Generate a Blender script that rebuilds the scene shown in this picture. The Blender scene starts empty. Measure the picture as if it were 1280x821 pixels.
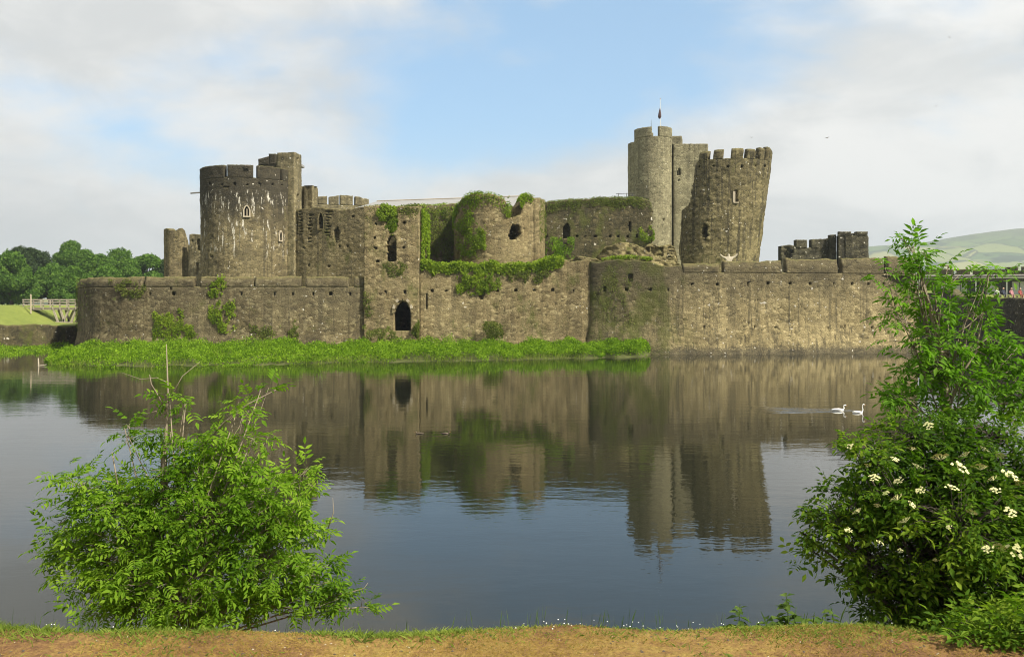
import bpy, math, random
import numpy as np
from mathutils import Vector, Matrix

random.seed(7)
RNG = np.random.default_rng(11)
SC = bpy.context.scene
COL = SC.collection
R = math.radians

# ------------------------------------------------------------------ camera
F, C, YH = 1100.0, 5.0, 385.0          # focal length in photo pixels, eye height above the water, horizon row
cam = bpy.data.cameras.new('camera')
cam.sensor_width = 36.0
cam.lens = 36.0 * F / 1280.0
cam.shift_y = -(410.5 - YH) / 1280.0
cam.clip_start = 0.1
cam.clip_end = 20000.0
camo = bpy.data.objects.new('camera', cam)
camo.location = (0, 0, C)
camo.rotation_euler = (R(90), 0, 0)
COL.objects.link(camo)
SC.camera = camo

# ------------------------------------------------------------------ light
SUN_AZ, SUN_EL = 52.0, 44.0            # degrees to the right of straight behind the camera, elevation
sdir = Vector((math.sin(R(SUN_AZ)) * math.cos(R(SUN_EL)), -math.cos(R(SUN_AZ)) * math.cos(R(SUN_EL)), math.sin(R(SUN_EL))))
sun = bpy.data.lights.new('sun', 'SUN')
sun.energy = 5.0
sun.angle = R(2.5)
sun.color = (1.0, 0.93, 0.79)
suno = bpy.data.objects.new('sun', sun)
suno.rotation_euler = sdir.to_track_quat('Z', 'Y').to_euler()
COL.objects.link(suno)

SC.view_settings.view_transform = 'Standard'
SC.view_settings.look = 'None'
SC.view_settings.gamma = 1.0
SC.view_settings.exposure = 0.86
SC.view_settings.use_curve_mapping = False
SC.render.engine = 'CYCLES'
SC.cycles.use_denoising = True
SC.cycles.filter_width = 1.05
SC.cycles.max_bounces = 6
SC.cycles.diffuse_bounces = 3
SC.cycles.glossy_bounces = 3
SC.cycles.transmission_bounces = 3
SC.cycles.transparent_max_bounces = 6
SC.cycles.volume_bounces = 0


class NT:
    """small helper to wire shader nodes"""
    def __init__(s, tree):
        s.t = tree
        tree.nodes.clear()

    def n(s, typ, ins=None, **props):
        nd = s.t.nodes.new(typ)
        for k, v in props.items():
            setattr(nd, k, v)
        for k, v in (ins or {}).items():
            sock = nd.inputs[k]
            if isinstance(v, bpy.types.NodeSocket):
                s.t.links.new(v, sock)
            else:
                sock.default_value = v
        return nd

    def link(s, a, b):
        s.t.links.new(a, b)

    def math(s, op, a, b=0.0, c=None, clamp=False):
        ins = {0: a, 1: b}
        if c is not None:
            ins[2] = c
        nd = s.n('ShaderNodeMath', ins, operation=op)
        nd.use_clamp = clamp
        return nd.outputs[0]

    def maprange(s, v, a, b, c=0.0, d=1.0, smooth=True):
        nd = s.n('ShaderNodeMapRange', {0: v, 1: a, 2: b, 3: c, 4: d})
        nd.interpolation_type = 'SMOOTHSTEP' if smooth else 'LINEAR'
        nd.clamp = True
        return nd.outputs[0]

    def mix(s, f, a, b, blend='MIX'):
        nd = s.n('ShaderNodeMix', data_type='RGBA', blend_type=blend)
        for sock, v in ((nd.inputs[0], f), (nd.inputs[6], a), (nd.inputs[7], b)):
            if isinstance(v, bpy.types.NodeSocket):
                s.t.links.new(v, sock)
            else:
                sock.default_value = (v if not isinstance(v, tuple) else (v + (1,))[:4])
        return nd.outputs[2]

    def vscale(s, v, sc):
        return s.n('ShaderNodeVectorMath', {0: v, 1: sc}, operation='MULTIPLY').outputs[0]

    def vadd(s, v, o):
        return s.n('ShaderNodeVectorMath', {0: v, 1: o}, operation='ADD').outputs[0]

    def noise(s, v, scale, detail=4.0, rough=0.55, dist=0.0):
        return s.n('ShaderNodeTexNoise', {'Vector': v, 'Scale': scale, 'Detail': detail, 'Roughness': rough, 'Distortion': dist})

    def ramp(s, f, stops):
        nd = s.n('ShaderNodeValToRGB', {0: f})
        cr = nd.color_ramp
        while len(cr.elements) < len(stops):
            cr.elements.new(0.5)
        for e, (p, c) in zip(cr.elements, stops):
            e.position = p
            e.color = (c + (1,))[:4]
        return nd.outputs[0]


# ------------------------------------------------------------------ sky: clear sky with broken hazy cloud
world = bpy.data.worlds.new('World')
SC.world = world
world.use_nodes = True
w = NT(world.node_tree)
sky = w.n('ShaderNodeTexSky', sky_type='NISHITA')
sky.sun_disc = False
sky.sun_elevation = R(SUN_EL)
sky.sun_rotation = R(180 - SUN_AZ)
sky.air_density = 1.0
sky.dust_density = 0.6
sky.ozone_density = 1.6
geo = w.n('ShaderNodeTexCoord')
gdir = geo.outputs['Generated']
sep = w.n('ShaderNodeSeparateXYZ', {0: gdir})
az = w.math('ARCTAN2', sep.outputs[0], sep.outputs[1])
el = w.math('ARCSINE', sep.outputs[2])
# cloud sheet: big soft masses, finer puffs, stretched sideways as a layer seen low down is
cv = w.vscale(gdir, (1.0, 1.0, 2.1))
big = w.noise(w.vadd(cv, (3.1, 0.4, 1.7)), 1.7, 7.0, 0.52, 0.25).outputs[0]
puff = w.noise(w.vadd(cv, (7.3, 2.2, 4.1)), 4.5, 8.0, 0.55, 0.3).outputs[0]
cover = w.math('ADD', w.math('MULTIPLY', big, 0.62), w.math('MULTIPLY', puff, 0.38))


def hole(a0, e0, ra, re, tilt):
    da = w.math('SUBTRACT', az, a0)
    de = w.math('SUBTRACT', el, e0)
    ct, st = math.cos(tilt), math.sin(tilt)
    p = w.math('ADD', w.math('MULTIPLY', da, ct / ra), w.math('MULTIPLY', de, st / ra))
    q = w.math('ADD', w.math('MULTIPLY', da, -st / re), w.math('MULTIPLY', de, ct / re))
    r2 = w.math('ADD', w.math('MULTIPLY', p, p), w.math('MULTIPLY', q, q))
    return w.math('EXPONENT', w.math('MULTIPLY', r2, -1.0))


gap = w.math('ADD', hole(0.11, 0.32, 0.31, 0.16, R(12)), w.math('MULTIPLY', hole(-0.06, 0.18, 0.22, 0.08, R(8)), 0.8))
gap = w.math('ADD', gap, w.math('MULTIPLY', hole(-0.36, 0.155, 0.10, 0.03, R(-25)), 0.38))
cover = w.math('SUBTRACT', w.math('ADD', cover, 0.13), w.math('MULTIPLY', gap, 0.30))
cmask = w.maprange(cover, 0.395, 0.575)
shade = w.noise(w.vadd(cv, (1.3, 5.2, 0.1)), 2.6, 6.0, 0.5, 0.2).outputs[0]
fine = w.noise(w.vadd(cv, (4.3, 1.2, 8.1)), 7.0, 9.0, 0.6, 0.5).outputs[0]
shade = w.maprange(w.math('ADD', w.math('MULTIPLY', shade, 0.55), w.math('MULTIPLY', fine, 0.45)), 0.41, 0.59)
ccol = w.mix(shade, (3.95, 4.03, 4.02), (5.25, 5.2, 5.05))
blue = w.mix(1.0, sky.outputs[0], (0.70, 0.95, 1.06), 'MULTIPLY')
blue = w.mix(0.4, blue, (2.7, 4.1, 5.3))
lowhaze = w.maprange(el, 0.0, 0.22, 0.75, 0.0)
blue = w.mix(lowhaze, blue, (4.1, 4.4, 4.55))
col = w.mix(cmask, blue, ccol)
bg = w.n('ShaderNodeBackground', {0: col, 1: 0.1})
wo = w.n('ShaderNodeOutputWorld', {0: bg.outputs[0]})


# ------------------------------------------------------------------ helpers
def PX(px, d):
    return (px - 640.0) / F * d


def PZ(py, d):
    return C - (py - YH) / F * d


def P(px, py, d):
    return Vector((PX(px, d), d, PZ(py, d)))


def hash3(ix, iy, iz, seed=0):
    with np.errstate(over='ignore'):
        n = (ix.astype(np.int64) * 374761393 + iy.astype(np.int64) * 668265263 + iz.astype(np.int64) * 1440662683 + seed * 974711) & 0xffffffff
        n = ((n ^ (n >> 13)) * 1274126177) & 0xffffffff
        n = ((n ^ (n >> 15)) * 2246822519) & 0xffffffff
        n = n ^ (n >> 16)
    return (n & 0xffffff) / float(0xffffff)


def vnoise(x, y, z, seed=0):
    x, y, z = np.broadcast_arrays(np.asarray(x, float), np.asarray(y, float), np.asarray(z, float))
    ix, iy, iz = np.floor(x), np.floor(y), np.floor(z)
    fx, fy, fz = x - ix, y - iy, z - iz
    fx, fy, fz = (f * f * (3 - 2 * f) for f in (fx, fy, fz))
    out = 0
    for a in (0, 1):
        for b in (0, 1):
            for c in (0, 1):
                wgt = (fx if a else 1 - fx) * (fy if b else 1 - fy) * (fz if c else 1 - fz)
                out = out + wgt * hash3(ix + a, iy + b, iz + c, seed)
    return out


def fbm(x, y, z, seed=0, oct=3):
    s, a, t = 0, 0.5, 0
    for k in range(oct):
        s = s + a * vnoise(np.asarray(x) * 2 ** k, np.asarray(y) * 2 ** k, np.asarray(z) * 2 ** k, seed + k)
        t += a
        a *= 0.5
    return s / t


LOC = {}


def thing(name, label, cat, loc=(0, 0, 0), group=None):
    o = bpy.data.objects.new(name, None)
    o.empty_display_size = 0.5
    COL.objects.link(o)
    o.location = loc
    o['label'] = label
    o['category'] = cat
    o['kind'] = 'thing'
    if group:
        o['group'] = group
    LOC[o.name] = Vector(loc)
    return o


def tag(o, label=None, cat=None, group=None, kind=None):
    if label: o['label'] = label
    if cat: o['category'] = cat
    if group: o['group'] = group
    if kind: o['kind'] = kind
    return o


def mk(name, V, faces, mat, parent=None, smooth=False, origin=None):
    """one mesh object from world-space vertices"""
    V = np.asarray(V, float).reshape(-1, 3)
    off = LOC[parent.name] if parent is not None else Vector(origin or (0, 0, 0))
    me = bpy.data.meshes.new(name)
    V = V - np.array(off)
    if isinstance(faces, np.ndarray):
        k = faces.shape[1]
        me.vertices.add(len(V))
        me.vertices.foreach_set('co', V.astype(np.float32).ravel())
        me.loops.add(faces.size)
        me.loops.foreach_set('vertex_index', faces.astype(np.int32).ravel())
        me.polygons.add(len(faces))
        me.polygons.foreach_set('loop_start', np.arange(0, faces.size, k, dtype=np.int32))
        me.polygons.foreach_set('loop_total', np.full(len(faces), k, dtype=np.int32))
        me.update(calc_edges=True)
    else:
        me.from_pydata([tuple(v) for v in V], [], faces)
    me.validate()
    if smooth:
        me.polygons.foreach_set('use_smooth', np.ones(len(me.polygons), dtype=bool))
    me.materials.append(mat)
    o = bpy.data.objects.new(name, me)
    COL.objects.link(o)
    if parent is not None:
        o.parent = parent
    else:
        o.location = off
    LOC[o.name] = Vector(off)
    return o


class Geo:
    """collects boxes / tubes / prisms into one mesh"""
    def __init__(s):
        s.v, s.f = [], []

    def add(s, V, Fc):
        b = len(s.v)
        s.v += [tuple(v) for v in V]
        s.f += [tuple(i + b for i in f) for f in Fc]
        return s

    def box(s, x0, x1, y0, y1, z0, z1):
        V = [(x, y, z) for z in (z0, z1) for y in (y0, y1) for x in (x0, x1)]
        return s.add(V, [(0, 2, 3, 1), (4, 5, 7, 6), (0, 1, 5, 4), (2, 6, 7, 3), (0, 4, 6, 2), (1, 3, 7, 5)])

    def bar(s, a, b, wd, ht):
        a, b = Vector(a), Vector(b)
        t = (b - a).normalized()
        up = Vector((0, 0, 1)) if abs(t.z) < 0.9 else Vector((0, 1, 0))
        sx = t.cross(up).normalized() * wd / 2
        sz = sx.cross(t).normalized() * ht / 2
        V = [p + i * sx + j * sz for p in (a, b) for i in (-1, 1) for j in (-1, 1)]
        return s.add(V, [(0, 1, 3, 2), (4, 6, 7, 5), (0, 4, 5, 1), (2, 3, 7, 6), (0, 2, 6, 4), (1, 5, 7, 3)])

    def tube(s, pts, rad, n=6):
        pts = [Vector(p) for p in pts]
        V, Fc = [], []
        ref = Vector((0.31, 0.87, 0.38))
        for i, p in enumerate(pts):
            t = (pts[min(i + 1, len(pts) - 1)] - pts[max(i - 1, 0)])
            t = t.normalized() if t.length > 1e-9 else Vector((0, 0, 1))
            a = t.cross(ref)
            if a.length < 1e-3:
                a = t.cross(Vector((1, 0, 0)))
            a.normalize()
            b = t.cross(a)
            for k in range(n):
                th = 2 * math.pi * k / n
                V.append(p + rad[i] * (math.cos(th) * a + math.sin(th) * b))
        for i in range(len(pts) - 1):
            for k in range(n):
                k2 = (k + 1) % n
                Fc.append((i * n + k, i * n + k2, (i + 1) * n + k2, (i + 1) * n + k))
        Fc.append(tuple(range(n))[::-1])
        Fc.append(tuple((len(pts) - 1) * n + k for k in range(n)))
        return s.add(V, Fc)

    def build(s, name, mat, parent=None, smooth=False, origin=None):
        return mk(name, s.v, s.f, mat, parent, smooth, origin)


# ------------------------------------------------------------------ materials
def new_mat(name):
    m = bpy.data.materials.new(name)
    m.use_nodes = True
    return m, NT(m.node_tree)


def finish(t, bsdf):
    t.n('ShaderNodeOutputMaterial', {0: bsdf})


def plain(name, col, rough=0.8, var=0.25, scale=6.0, metallic=0.0, bump=0.0):
    m, t = new_mat(name)
    pos = t.n('ShaderNodeNewGeometry').outputs['Position']
    nz = t.noise(pos, scale, 6.0).outputs[0]
    k = t.maprange(nz, 0.25, 0.75, 1 - var, 1 + var, False)
    cc = t.mix(1.0, col, t.n('ShaderNodeCombineXYZ', {0: k, 1: k, 2: k}).outputs[0], 'MULTIPLY')
    ins = {'Base Color': cc, 'Roughness': rough, 'Metallic': metallic}
    if bump:
        ins['Normal'] = t.n('ShaderNodeBump', {'Strength': bump, 'Distance': 0.03, 'Height': nz}).outputs[0]
    finish(t, t.n('ShaderNodeBsdfPrincipled', ins).outputs[0])
    return m


def stone(name, dark, mid, light, streak=0.5, grime=0.35, moss=0.0, top=None, foot=None, white=0.02, whiteband=None, cell=2.6, mosscol=(0.075, 0.085, 0.022), cap=0.6, mossx=None):
    """rubble masonry: small uneven stones, weather streaks, lichen, moss on ledges.
    top=(z0,z1,k): weathered darker towards the parapet; foot=(z,k): damp dark foot"""
    dark, mid, light = (tuple(a * b for a, b in zip(c, (0.755, 0.80, 0.68))) for c in (dark, mid, light))
    m, t = new_mat(name)
    g = t.n('ShaderNodeNewGeometry')
    pos = g.outputs['Position']
    sp = t.n('ShaderNodeSeparateXYZ', {0: pos})
    warp = t.noise(pos, 1.3, 3.0).outputs['Color']
    wp = t.vadd(t.vscale(pos, (1.0, 1.0, 1.55)), t.vscale(warp, (0.35, 0.35, 0.35)))
    vor = t.n('ShaderNodeTexVoronoi', {'Vector': wp, 'Scale': cell, 'Randomness': 0.95})
    edge = t.n('ShaderNodeTexVoronoi', {'Vector': wp, 'Scale': cell, 'Randomness': 0.95}, feature='DISTANCE_TO_EDGE').outputs['Distance']
    rnd = t.n('ShaderNodeSeparateColor', {0: vor.outputs['Color']})
    lerp = lambda a_, b_, k_: tuple(x_ * (1 - k_) + y_ * k_ for x_, y_ in zip(a_, b_))
    tone = t.ramp(rnd.outputs[0], [(0.0, lerp(mid, dark, 0.9)), (0.28, mid), (0.68, mid), (1.0, lerp(mid, light, 0.95))])
    # mortar: pale worn joints
    mort = t.maprange(edge, 0.02, 0.075, 0.55, 0.0)
    tone = t.mix(mort, tone, tuple(0.75 * a + 0.25 * b for a, b in zip(mid, light)))
    # bands and patches of repair, each some metres wide
    patch = t.noise(pos, 0.22, 5.0, 0.6).outputs[0]
    tone = t.mix(t.maprange(patch, 0.40, 0.62, 0.0, 0.7), tone, t.mix(0.35, tone, light, 'MIX'))
    tone = t.mix(t.maprange(t.noise(t.vadd(pos, (31., 7., 3.)), 0.35, 4.0, 0.6).outputs[0], 0.46, 0.66, 0.0, 0.4), tone, dark)
    # coarse speckle
    spk = t.noise(pos, 7.0, 3.0, 0.7).outputs[0]
    sk = t.maprange(spk, 0.28, 0.72, 0.66, 1.34, False)
    tone = t.mix(1.0, tone, t.n('ShaderNodeCombineXYZ', {0: sk, 1: sk, 2: sk}).outputs[0], 'MULTIPLY')
    # rain streaks: long in z, narrow along the wall
    st = t.noise(t.vscale(pos, (1.1, 1.1, 0.075)), 1.0, 5.0, 0.65).outputs[0]
    stm = t.maprange(st, 0.49, 0.60, 0.0, streak)
    if top:
        tz = t.maprange(t.math('ADD', sp.outputs[2], t.math('MULTIPLY', t.math('SUBTRACT', st, 0.5), 9.0)), top[0], top[1])
        stm = t.math('MAXIMUM', t.math('MULTIPLY', stm, t.math('ADD', 0.6, t.math('MULTIPLY', tz, 0.4))), t.math('MULTIPLY', tz, top[2]))
    st2 = t.noise(t.vscale(t.vadd(pos, (9., 4., 0.)), (2.3, 2.3, 0.05)), 1.0, 3.0, 0.55).outputs[0]
    stm = t.math('MAXIMUM', stm, t.maprange(st2, 0.55, 0.64, 0.0, streak * 0.9))
    gr = t.noise(t.vadd(pos, (5., 1., 9.)), 0.5, 6.0, 0.65).outputs[0]
    stm = t.math('MAXIMUM', stm, t.maprange(gr, 0.49, 0.64, 0.0, grime))
    tone = t.mix(stm, tone, t.mix(0.88, tone, (0.026, 0.025, 0.022)))
    if foot:
        fz = t.maprange(t.math('ADD', sp.outputs[2], t.math('MULTIPLY', t.math('SUBTRACT', spk, 0.5), 1.4)), foot[0] * 0.3, foot[0], foot[1], 0.0)
        tone = t.mix(fz, tone, (0.045, 0.042, 0.034))
    # pale lichen / droppings
    wn = t.noise(pos, 2.6, 2.0, 0.5).outputs[0]
    wf = t.maprange(wn, 0.73 - white, 0.77 - white, 0.0, 0.85)
    if whiteband:
        wb = t.noise(t.vscale(pos, (2.6, 2.6, 0.5)), 1.0, 5.0, 0.7).outputs[0]
        zz = t.math('MULTIPLY', t.maprange(sp.outputs[2], whiteband[0], whiteband[0] + 2.0), t.maprange(sp.outputs[2], whiteband[1] - 0.5, whiteband[1], 1.0, 0.0))
        wf = t.math('MAXIMUM', wf, t.math('MULTIPLY', t.maprange(wb, 0.57, 0.62, 0.0, 0.85), zz))
    tone = t.mix(wf, tone, (0.52, 0.49, 0.42))
    # moss and dry grass on ledges, moss stains on the face
    nz = t.n('ShaderNodeSeparateXYZ', {0: g.outputs['Normal']}).outputs[2]
    ledge = t.maprange(nz, 0.25, 0.7, 0.0, cap)
    tone = t.mix(ledge, tone, t.mix(t.maprange(spk, 0.4, 0.6), (0.20, 0.16, 0.075), (0.09, 0.10, 0.03)))
    if moss:
        mn = t.noise(t.vscale(t.vadd(pos, (2., 8., 4.)), (1., 1., 0.55)), 0.55, 7.0, 0.7).outputs[0]
        mf = t.maprange(mn, 0.62 - 0.3 * moss, 0.80 - 0.3 * moss, 0.0, 0.8)
        if mossx:
            xx = t.math('ADD', sp.outputs[0], t.math('MULTIPLY', t.math('SUBTRACT', gr, 0.5), 9.0))
            mx_ = t.maprange(xx, mossx[0], mossx[1], 1.0, 0.0)
            tone = t.mix(t.math('MULTIPLY', mx_, 0.55), tone, t.mix(0.75, tone, (0.05, 0.045, 0.03)))
            mf = t.math('MULTIPLY', mf, mx_)
        tone = t.mix(mf, tone, mosscol)
    hgt = t.math('ADD', t.maprange(edge, 0.0, 0.12, 0.0, 1.0), t.math('MULTIPLY', spk, 0.8))
    bmp = t.n('ShaderNodeBump', {'Strength': 0.55, 'Distance': 0.07, 'Height': hgt}).outputs[0]
    finish(t, t.n('ShaderNodeBsdfPrincipled', {'Base Color': tone, 'Roughness': 0.95, 'Specular IOR Level': 0.04, 'Normal': bmp}).outputs[0])
    return m


def leafmat(name, a, b, c, trans=0.35, rough=0.62):
    m, t = new_mat(name)
    g = t.n('ShaderNodeNewGeometry')
    oi = t.n('ShaderNodeObjectInfo')
    r = t.math('FRACT', t.math('ADD', g.outputs['Random Per Island'], oi.outputs['Random']))
    clump = t.noise(g.outputs['Position'], 0.9, 3.0).outputs[0]
    f = t.math('ADD', t.math('MULTIPLY', r, 0.55), t.maprange(clump, 0.3, 0.7, 0.0, 0.5), clamp=True)
    colr = t.ramp(f, [(0.1, a), (0.5, b), (0.95, c)])
    p = t.n('ShaderNodeBsdfPrincipled', {'Base Color': colr, 'Roughness': rough, 'Specular IOR Level': 0.07})
    tr = t.n('ShaderNodeBsdfTranslucent', {0: t.mix(1.0, colr, (1.25, 1.45, 0.6), 'MULTIPLY')})
    mx = t.n('ShaderNodeMixShader', {0: trans, 1: p.outputs[0], 2: tr.outputs[0]})
    finish(t, mx.outputs[0])
    return m


M = {}
M['wall_left'] = stone('stone_outer_left', (0.075, 0.058, 0.040), (0.185, 0.140, 0.090), (0.36, 0.29, 0.195), streak=0.55, grime=0.45, top=(2.5, 8.0, 0.5), foot=(1.2, 0.5), white=0.03, moss=0.12)
M['wall_mid'] = stone('stone_outer_middle', (0.10, 0.074, 0.046), (0.245, 0.182, 0.112), (0.44, 0.345, 0.22), streak=0.30, grime=0.25, foot=(1.0, 0.4), white=0.02, moss=0.28)
M['wall_right'] = stone('stone_outer_right', (0.115, 0.090, 0.055), (0.30, 0.23, 0.138), (0.52, 0.41, 0.26), streak=0.72, grime=0.40, top=(3.2, 9.4, 0.74), foot=(1.1, 0.7), white=0.04, moss=0.62, mossx=(14.0, 21.0))
M['wall_moss'] = stone('stone_mossy', (0.055, 0.047, 0.030), (0.135, 0.110, 0.068), (0.27, 0.215, 0.135), streak=0.55, grime=0.5, foot=(1.1, 0.6), white=0.02, moss=0.62)
M['tower_west'] = stone('stone_west_tower', (0.085, 0.068, 0.046), (0.205, 0.158, 0.103), (0.38, 0.30, 0.20), streak=0.6, grime=0.5, top=(13.5, 20.0, 0.95), white=0.03, whiteband=(11.0, 20.3), moss=0.02, cap=0.4)
M['turret'] = stone('stone_turret', (0.10, 0.083, 0.056), (0.23, 0.185, 0.122), (0.42, 0.34, 0.23), streak=0.6, grime=0.4, top=(17.0, 26.0, 0.45), white=0.04, cap=0.4)
M['curtain'] = stone('stone_curtain', (0.082, 0.065, 0.042), (0.20, 0.155, 0.098), (0.35, 0.275, 0.18), streak=0.5, grime=0.4, top=(12.5, 17.0, 0.25), moss=0.25)
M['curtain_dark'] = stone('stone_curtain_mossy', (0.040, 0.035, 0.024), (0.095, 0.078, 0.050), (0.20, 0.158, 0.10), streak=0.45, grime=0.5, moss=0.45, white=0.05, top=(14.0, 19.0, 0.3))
M['keep'] = stone('stone_keep', (0.14, 0.118, 0.086), (0.285, 0.242, 0.176), (0.45, 0.39, 0.29), streak=0.45, grime=0.30, top=(27.0, 35.0, 0.35), white=0.0, cell=2.6, cap=0.2)
M['leaning'] = stone('stone_leaning', (0.075, 0.062, 0.038), (0.19, 0.150, 0.090), (0.40, 0.32, 0.20), streak=0.85, grime=0.42, top=(11.0, 24.0, 0.40), white=0.03, moss=0.2, cap=0.4)
M['dark'] = stone('stone_shade_dark', (0.03, 0.027, 0.022), (0.078, 0.068, 0.052), (0.18, 0.155, 0.115), streak=0.6, grime=0.5, moss=0.0, white=0.05, cap=0.3)  # near-black tone carries the shade of the dam wall and ruin
M['rubble'] = stone('stone_rubble', (0.075, 0.06, 0.036), (0.19, 0.148, 0.088), (0.40, 0.32, 0.19), streak=0.25, grime=0.4, moss=0.35, white=0.06, cell=1.8, cap=0.8)
M['frame'] = plain('dressed_stone', (0.34, 0.29, 0.21), 0.9, 0.2, 4.0)
M['wood'] = plain('weathered_wood', (0.28, 0.245, 0.19), 0.8, 0.3, 8.0)
M['palewood'] = plain('pale_carved_wood', (0.38, 0.33, 0.25), 0.8, 0.2, 5.0)
M['slate'] = plain('pale_slate', (0.23, 0.228, 0.222), 0.6, 0.12, 3.0)
M['white'] = plain('white_panel', (0.62, 0.62, 0.58), 0.6, 0.06)
M['roofgrey'] = plain('roof_edge', (0.48, 0.45, 0.41), 0.6, 0.1)
M['glass'] = plain('dark_glass', (0.03, 0.035, 0.04), 0.08, 0.1)
M['steel'] = plain('dark_steel', (0.06, 0.06, 0.06), 0.5, 0.1)
M['flag'] = plain('dark_flag', (0.05, 0.02, 0.02), 0.8, 0.2)
M['feather'] = plain('white_feathers', (0.80, 0.79, 0.75), 0.7, 0.05)
M['beak'] = plain('orange_beak', (0.65, 0.22, 0.04), 0.5, 0.05)
M['duck'] = plain('brown_feathers', (0.10, 0.075, 0.05), 0.7, 0.3)
M['bark'] = plain('ash_bark', (0.20, 0.165, 0.115), 0.85, 0.3, 20.0)
M['barkdark'] = plain('dark_bark', (0.06, 0.048, 0.035), 0.9, 0.3, 10.0)
M['ash'] = leafmat('ash_leaf', (0.046, 0.105, 0.008), (0.125, 0.235, 0.016), (0.24, 0.36, 0.036), 0.5)
M['ashtop'] = leafmat('ash_sapling_leaf', (0.05, 0.12, 0.010), (0.105, 0.225, 0.020), (0.19, 0.33, 0.040), 0.48)
M['elder'] = leafmat('elder_leaf', (0.026, 0.066, 0.006), (0.076, 0.150, 0.011), (0.23, 0.31, 0.030), 0.44)
M['flower'] = plain('cream_flower', (0.55, 0.54, 0.25), 0.8, 0.15, 30.0)
M['daisy'] = plain('white_petal', (0.80, 0.80, 0.76), 0.8, 0.1)
M['ivy'] = leafmat('ivy_leaf', (0.065, 0.11, 0.009), (0.145, 0.22, 0.014), (0.235, 0.31, 0.03), 0.38)
M['ivydark'] = leafmat('ivy_leaf_old', (0.055, 0.075, 0.014), (0.10, 0.13, 0.022), (0.16, 0.18, 0.04), 0.3)
M['berm'] = leafmat('nettle_leaf', (0.034, 0.075, 0.006), (0.130, 0.235, 0.012), (0.245, 0.37, 0.028), 0.42)
M['tree1'] = leafmat('oak_leaf', (0.036, 0.080, 0.014), (0.072, 0.145, 0.022), (0.125, 0.21, 0.036), 0.35)
M['tree2'] = leafmat('dark_tree_leaf', (0.016, 0.030, 0.010), (0.028, 0.050, 0.016), (0.05, 0.08, 0.028), 0.2)
M['weed'] = leafmat('weed_leaf', (0.03, 0.06, 0.012), (0.055, 0.10, 0.02), (0.10, 0.15, 0.03), 0.3)
M['grass'] = leafmat('bank_grass', (0.065, 0.105, 0.016), (0.13, 0.185, 0.026), (0.24, 0.28, 0.055), 0.35)
M['drygrass'] = leafmat('dry_grass', (0.16, 0.105, 0.032), (0.26, 0.175, 0.045), (0.31, 0.24, 0.065), 0.2)


def lawn_mat(name, a, b, c, scale=0.3, bump=0.3):
    m, t = new_mat(name)
    pos = t.n('ShaderNodeNewGeometry').outputs['Position']
    n1 = t.noise(pos, scale, 6.0, 0.65).outputs[0]
    n2 = t.noise(pos, scale * 14, 4.0, 0.7).outputs[0]
    f = t.math('ADD', t.math('MULTIPLY', n1, 0.6), t.math('MULTIPLY', n2, 0.4))
    cc = t.ramp(f, [(0.3, a), (0.5, b), (0.7, c)])
    bp = t.n('ShaderNodeBump', {'Strength': bump, 'Distance': 0.05, 'Height': n2}).outputs[0]
    finish(t, t.n('ShaderNodeBsdfPrincipled', {'Base Color': cc, 'Roughness': 0.95, 'Specular IOR Level': 0.1, 'Normal': bp}).outputs[0])
    return m


M['lawn'] = lawn_mat('mown_lawn', (0.10, 0.13, 0.028), (0.15, 0.18, 0.04), (0.21, 0.23, 0.06), 0.15)
M['mud'] = lawn_mat('bank_mud', (0.045, 0.042, 0.02), (0.075, 0.085, 0.03), (0.11, 0.12, 0.04), 0.8)
M['terrace'] = lawn_mat('rough_turf', (0.07, 0.095, 0.02), (0.12, 0.15, 0.03), (0.19, 0.18, 0.06), 0.5)
# foreground path: dry mown grass over reddish soil
m, t = new_mat('dry_path')
pos = t.n('ShaderNodeNewGeometry').outputs['Position']
n1 = t.noise(pos, 1.1, 6.0, 0.65, 0.4).outputs[0]
n2 = t.noise(pos, 14.0, 6.0, 0.75).outputs[0]
n3 = t.noise(pos, 60.0, 4.0, 0.7).outputs[0]
cc = t.ramp(t.math('ADD', t.math('MULTIPLY', n1, 0.55), t.math('MULTIPLY', n2, 0.45)), [(0.36, (0.085, 0.050, 0.028)), (0.46, (0.16, 0.088, 0.040)), (0.54, (0.23, 0.150, 0.048)), (0.66, (0.24, 0.20, 0.055))])
k = t.maprange(n3, 0.3, 0.7, 0.6, 1.35, False)
cc = t.mix(1.0, cc, t.n('ShaderNodeCombineXYZ', {0: k, 1: k, 2: k}).outputs[0], 'MULTIPLY')
bp = t.n('ShaderNodeBump', {'Strength': 0.8, 'Distance': 0.02, 'Height': t.math('ADD', n2, t.math('MULTIPLY', n3, 0.4))}).outputs[0]
finish(t, t.n('ShaderNodeBsdfPrincipled', {'Base Color': cc, 'Roughness': 0.95, 'Specular IOR Level': 0.1, 'Normal': bp}).outputs[0])
M['path'] = m
# far country: patchwork of pasture, hedges and woods
m, t = new_mat('far_fields')
pos = t.n('ShaderNodeNewGeometry').outputs['Position']
wv = t.vadd(t.vscale(pos, (1.0, 0.55, 0.0)), t.vscale(t.noise(pos, 0.004, 3.0).outputs['Color'], (90.0, 90.0, 0.0)))
vo = t.n('ShaderNodeTexVoronoi', {'Vector': wv, 'Scale': 0.0095, 'Randomness': 1.0})
ed = t.n('ShaderNodeTexVoronoi', {'Vector': wv, 'Scale': 0.0095, 'Randomness': 1.0}, feature='DISTANCE_TO_EDGE').outputs[0]
rr = t.n('ShaderNodeSeparateColor', {0: vo.outputs['Color']}).outputs[0]
fc = t.ramp(rr, [(0.0, (0.035, 0.06, 0.022)), (0.22, (0.07, 0.115, 0.035)), (0.5, (0.11, 0.165, 0.045)), (0.8, (0.17, 0.20, 0.065)), (1.0, (0.26, 0.25, 0.10))])
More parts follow.
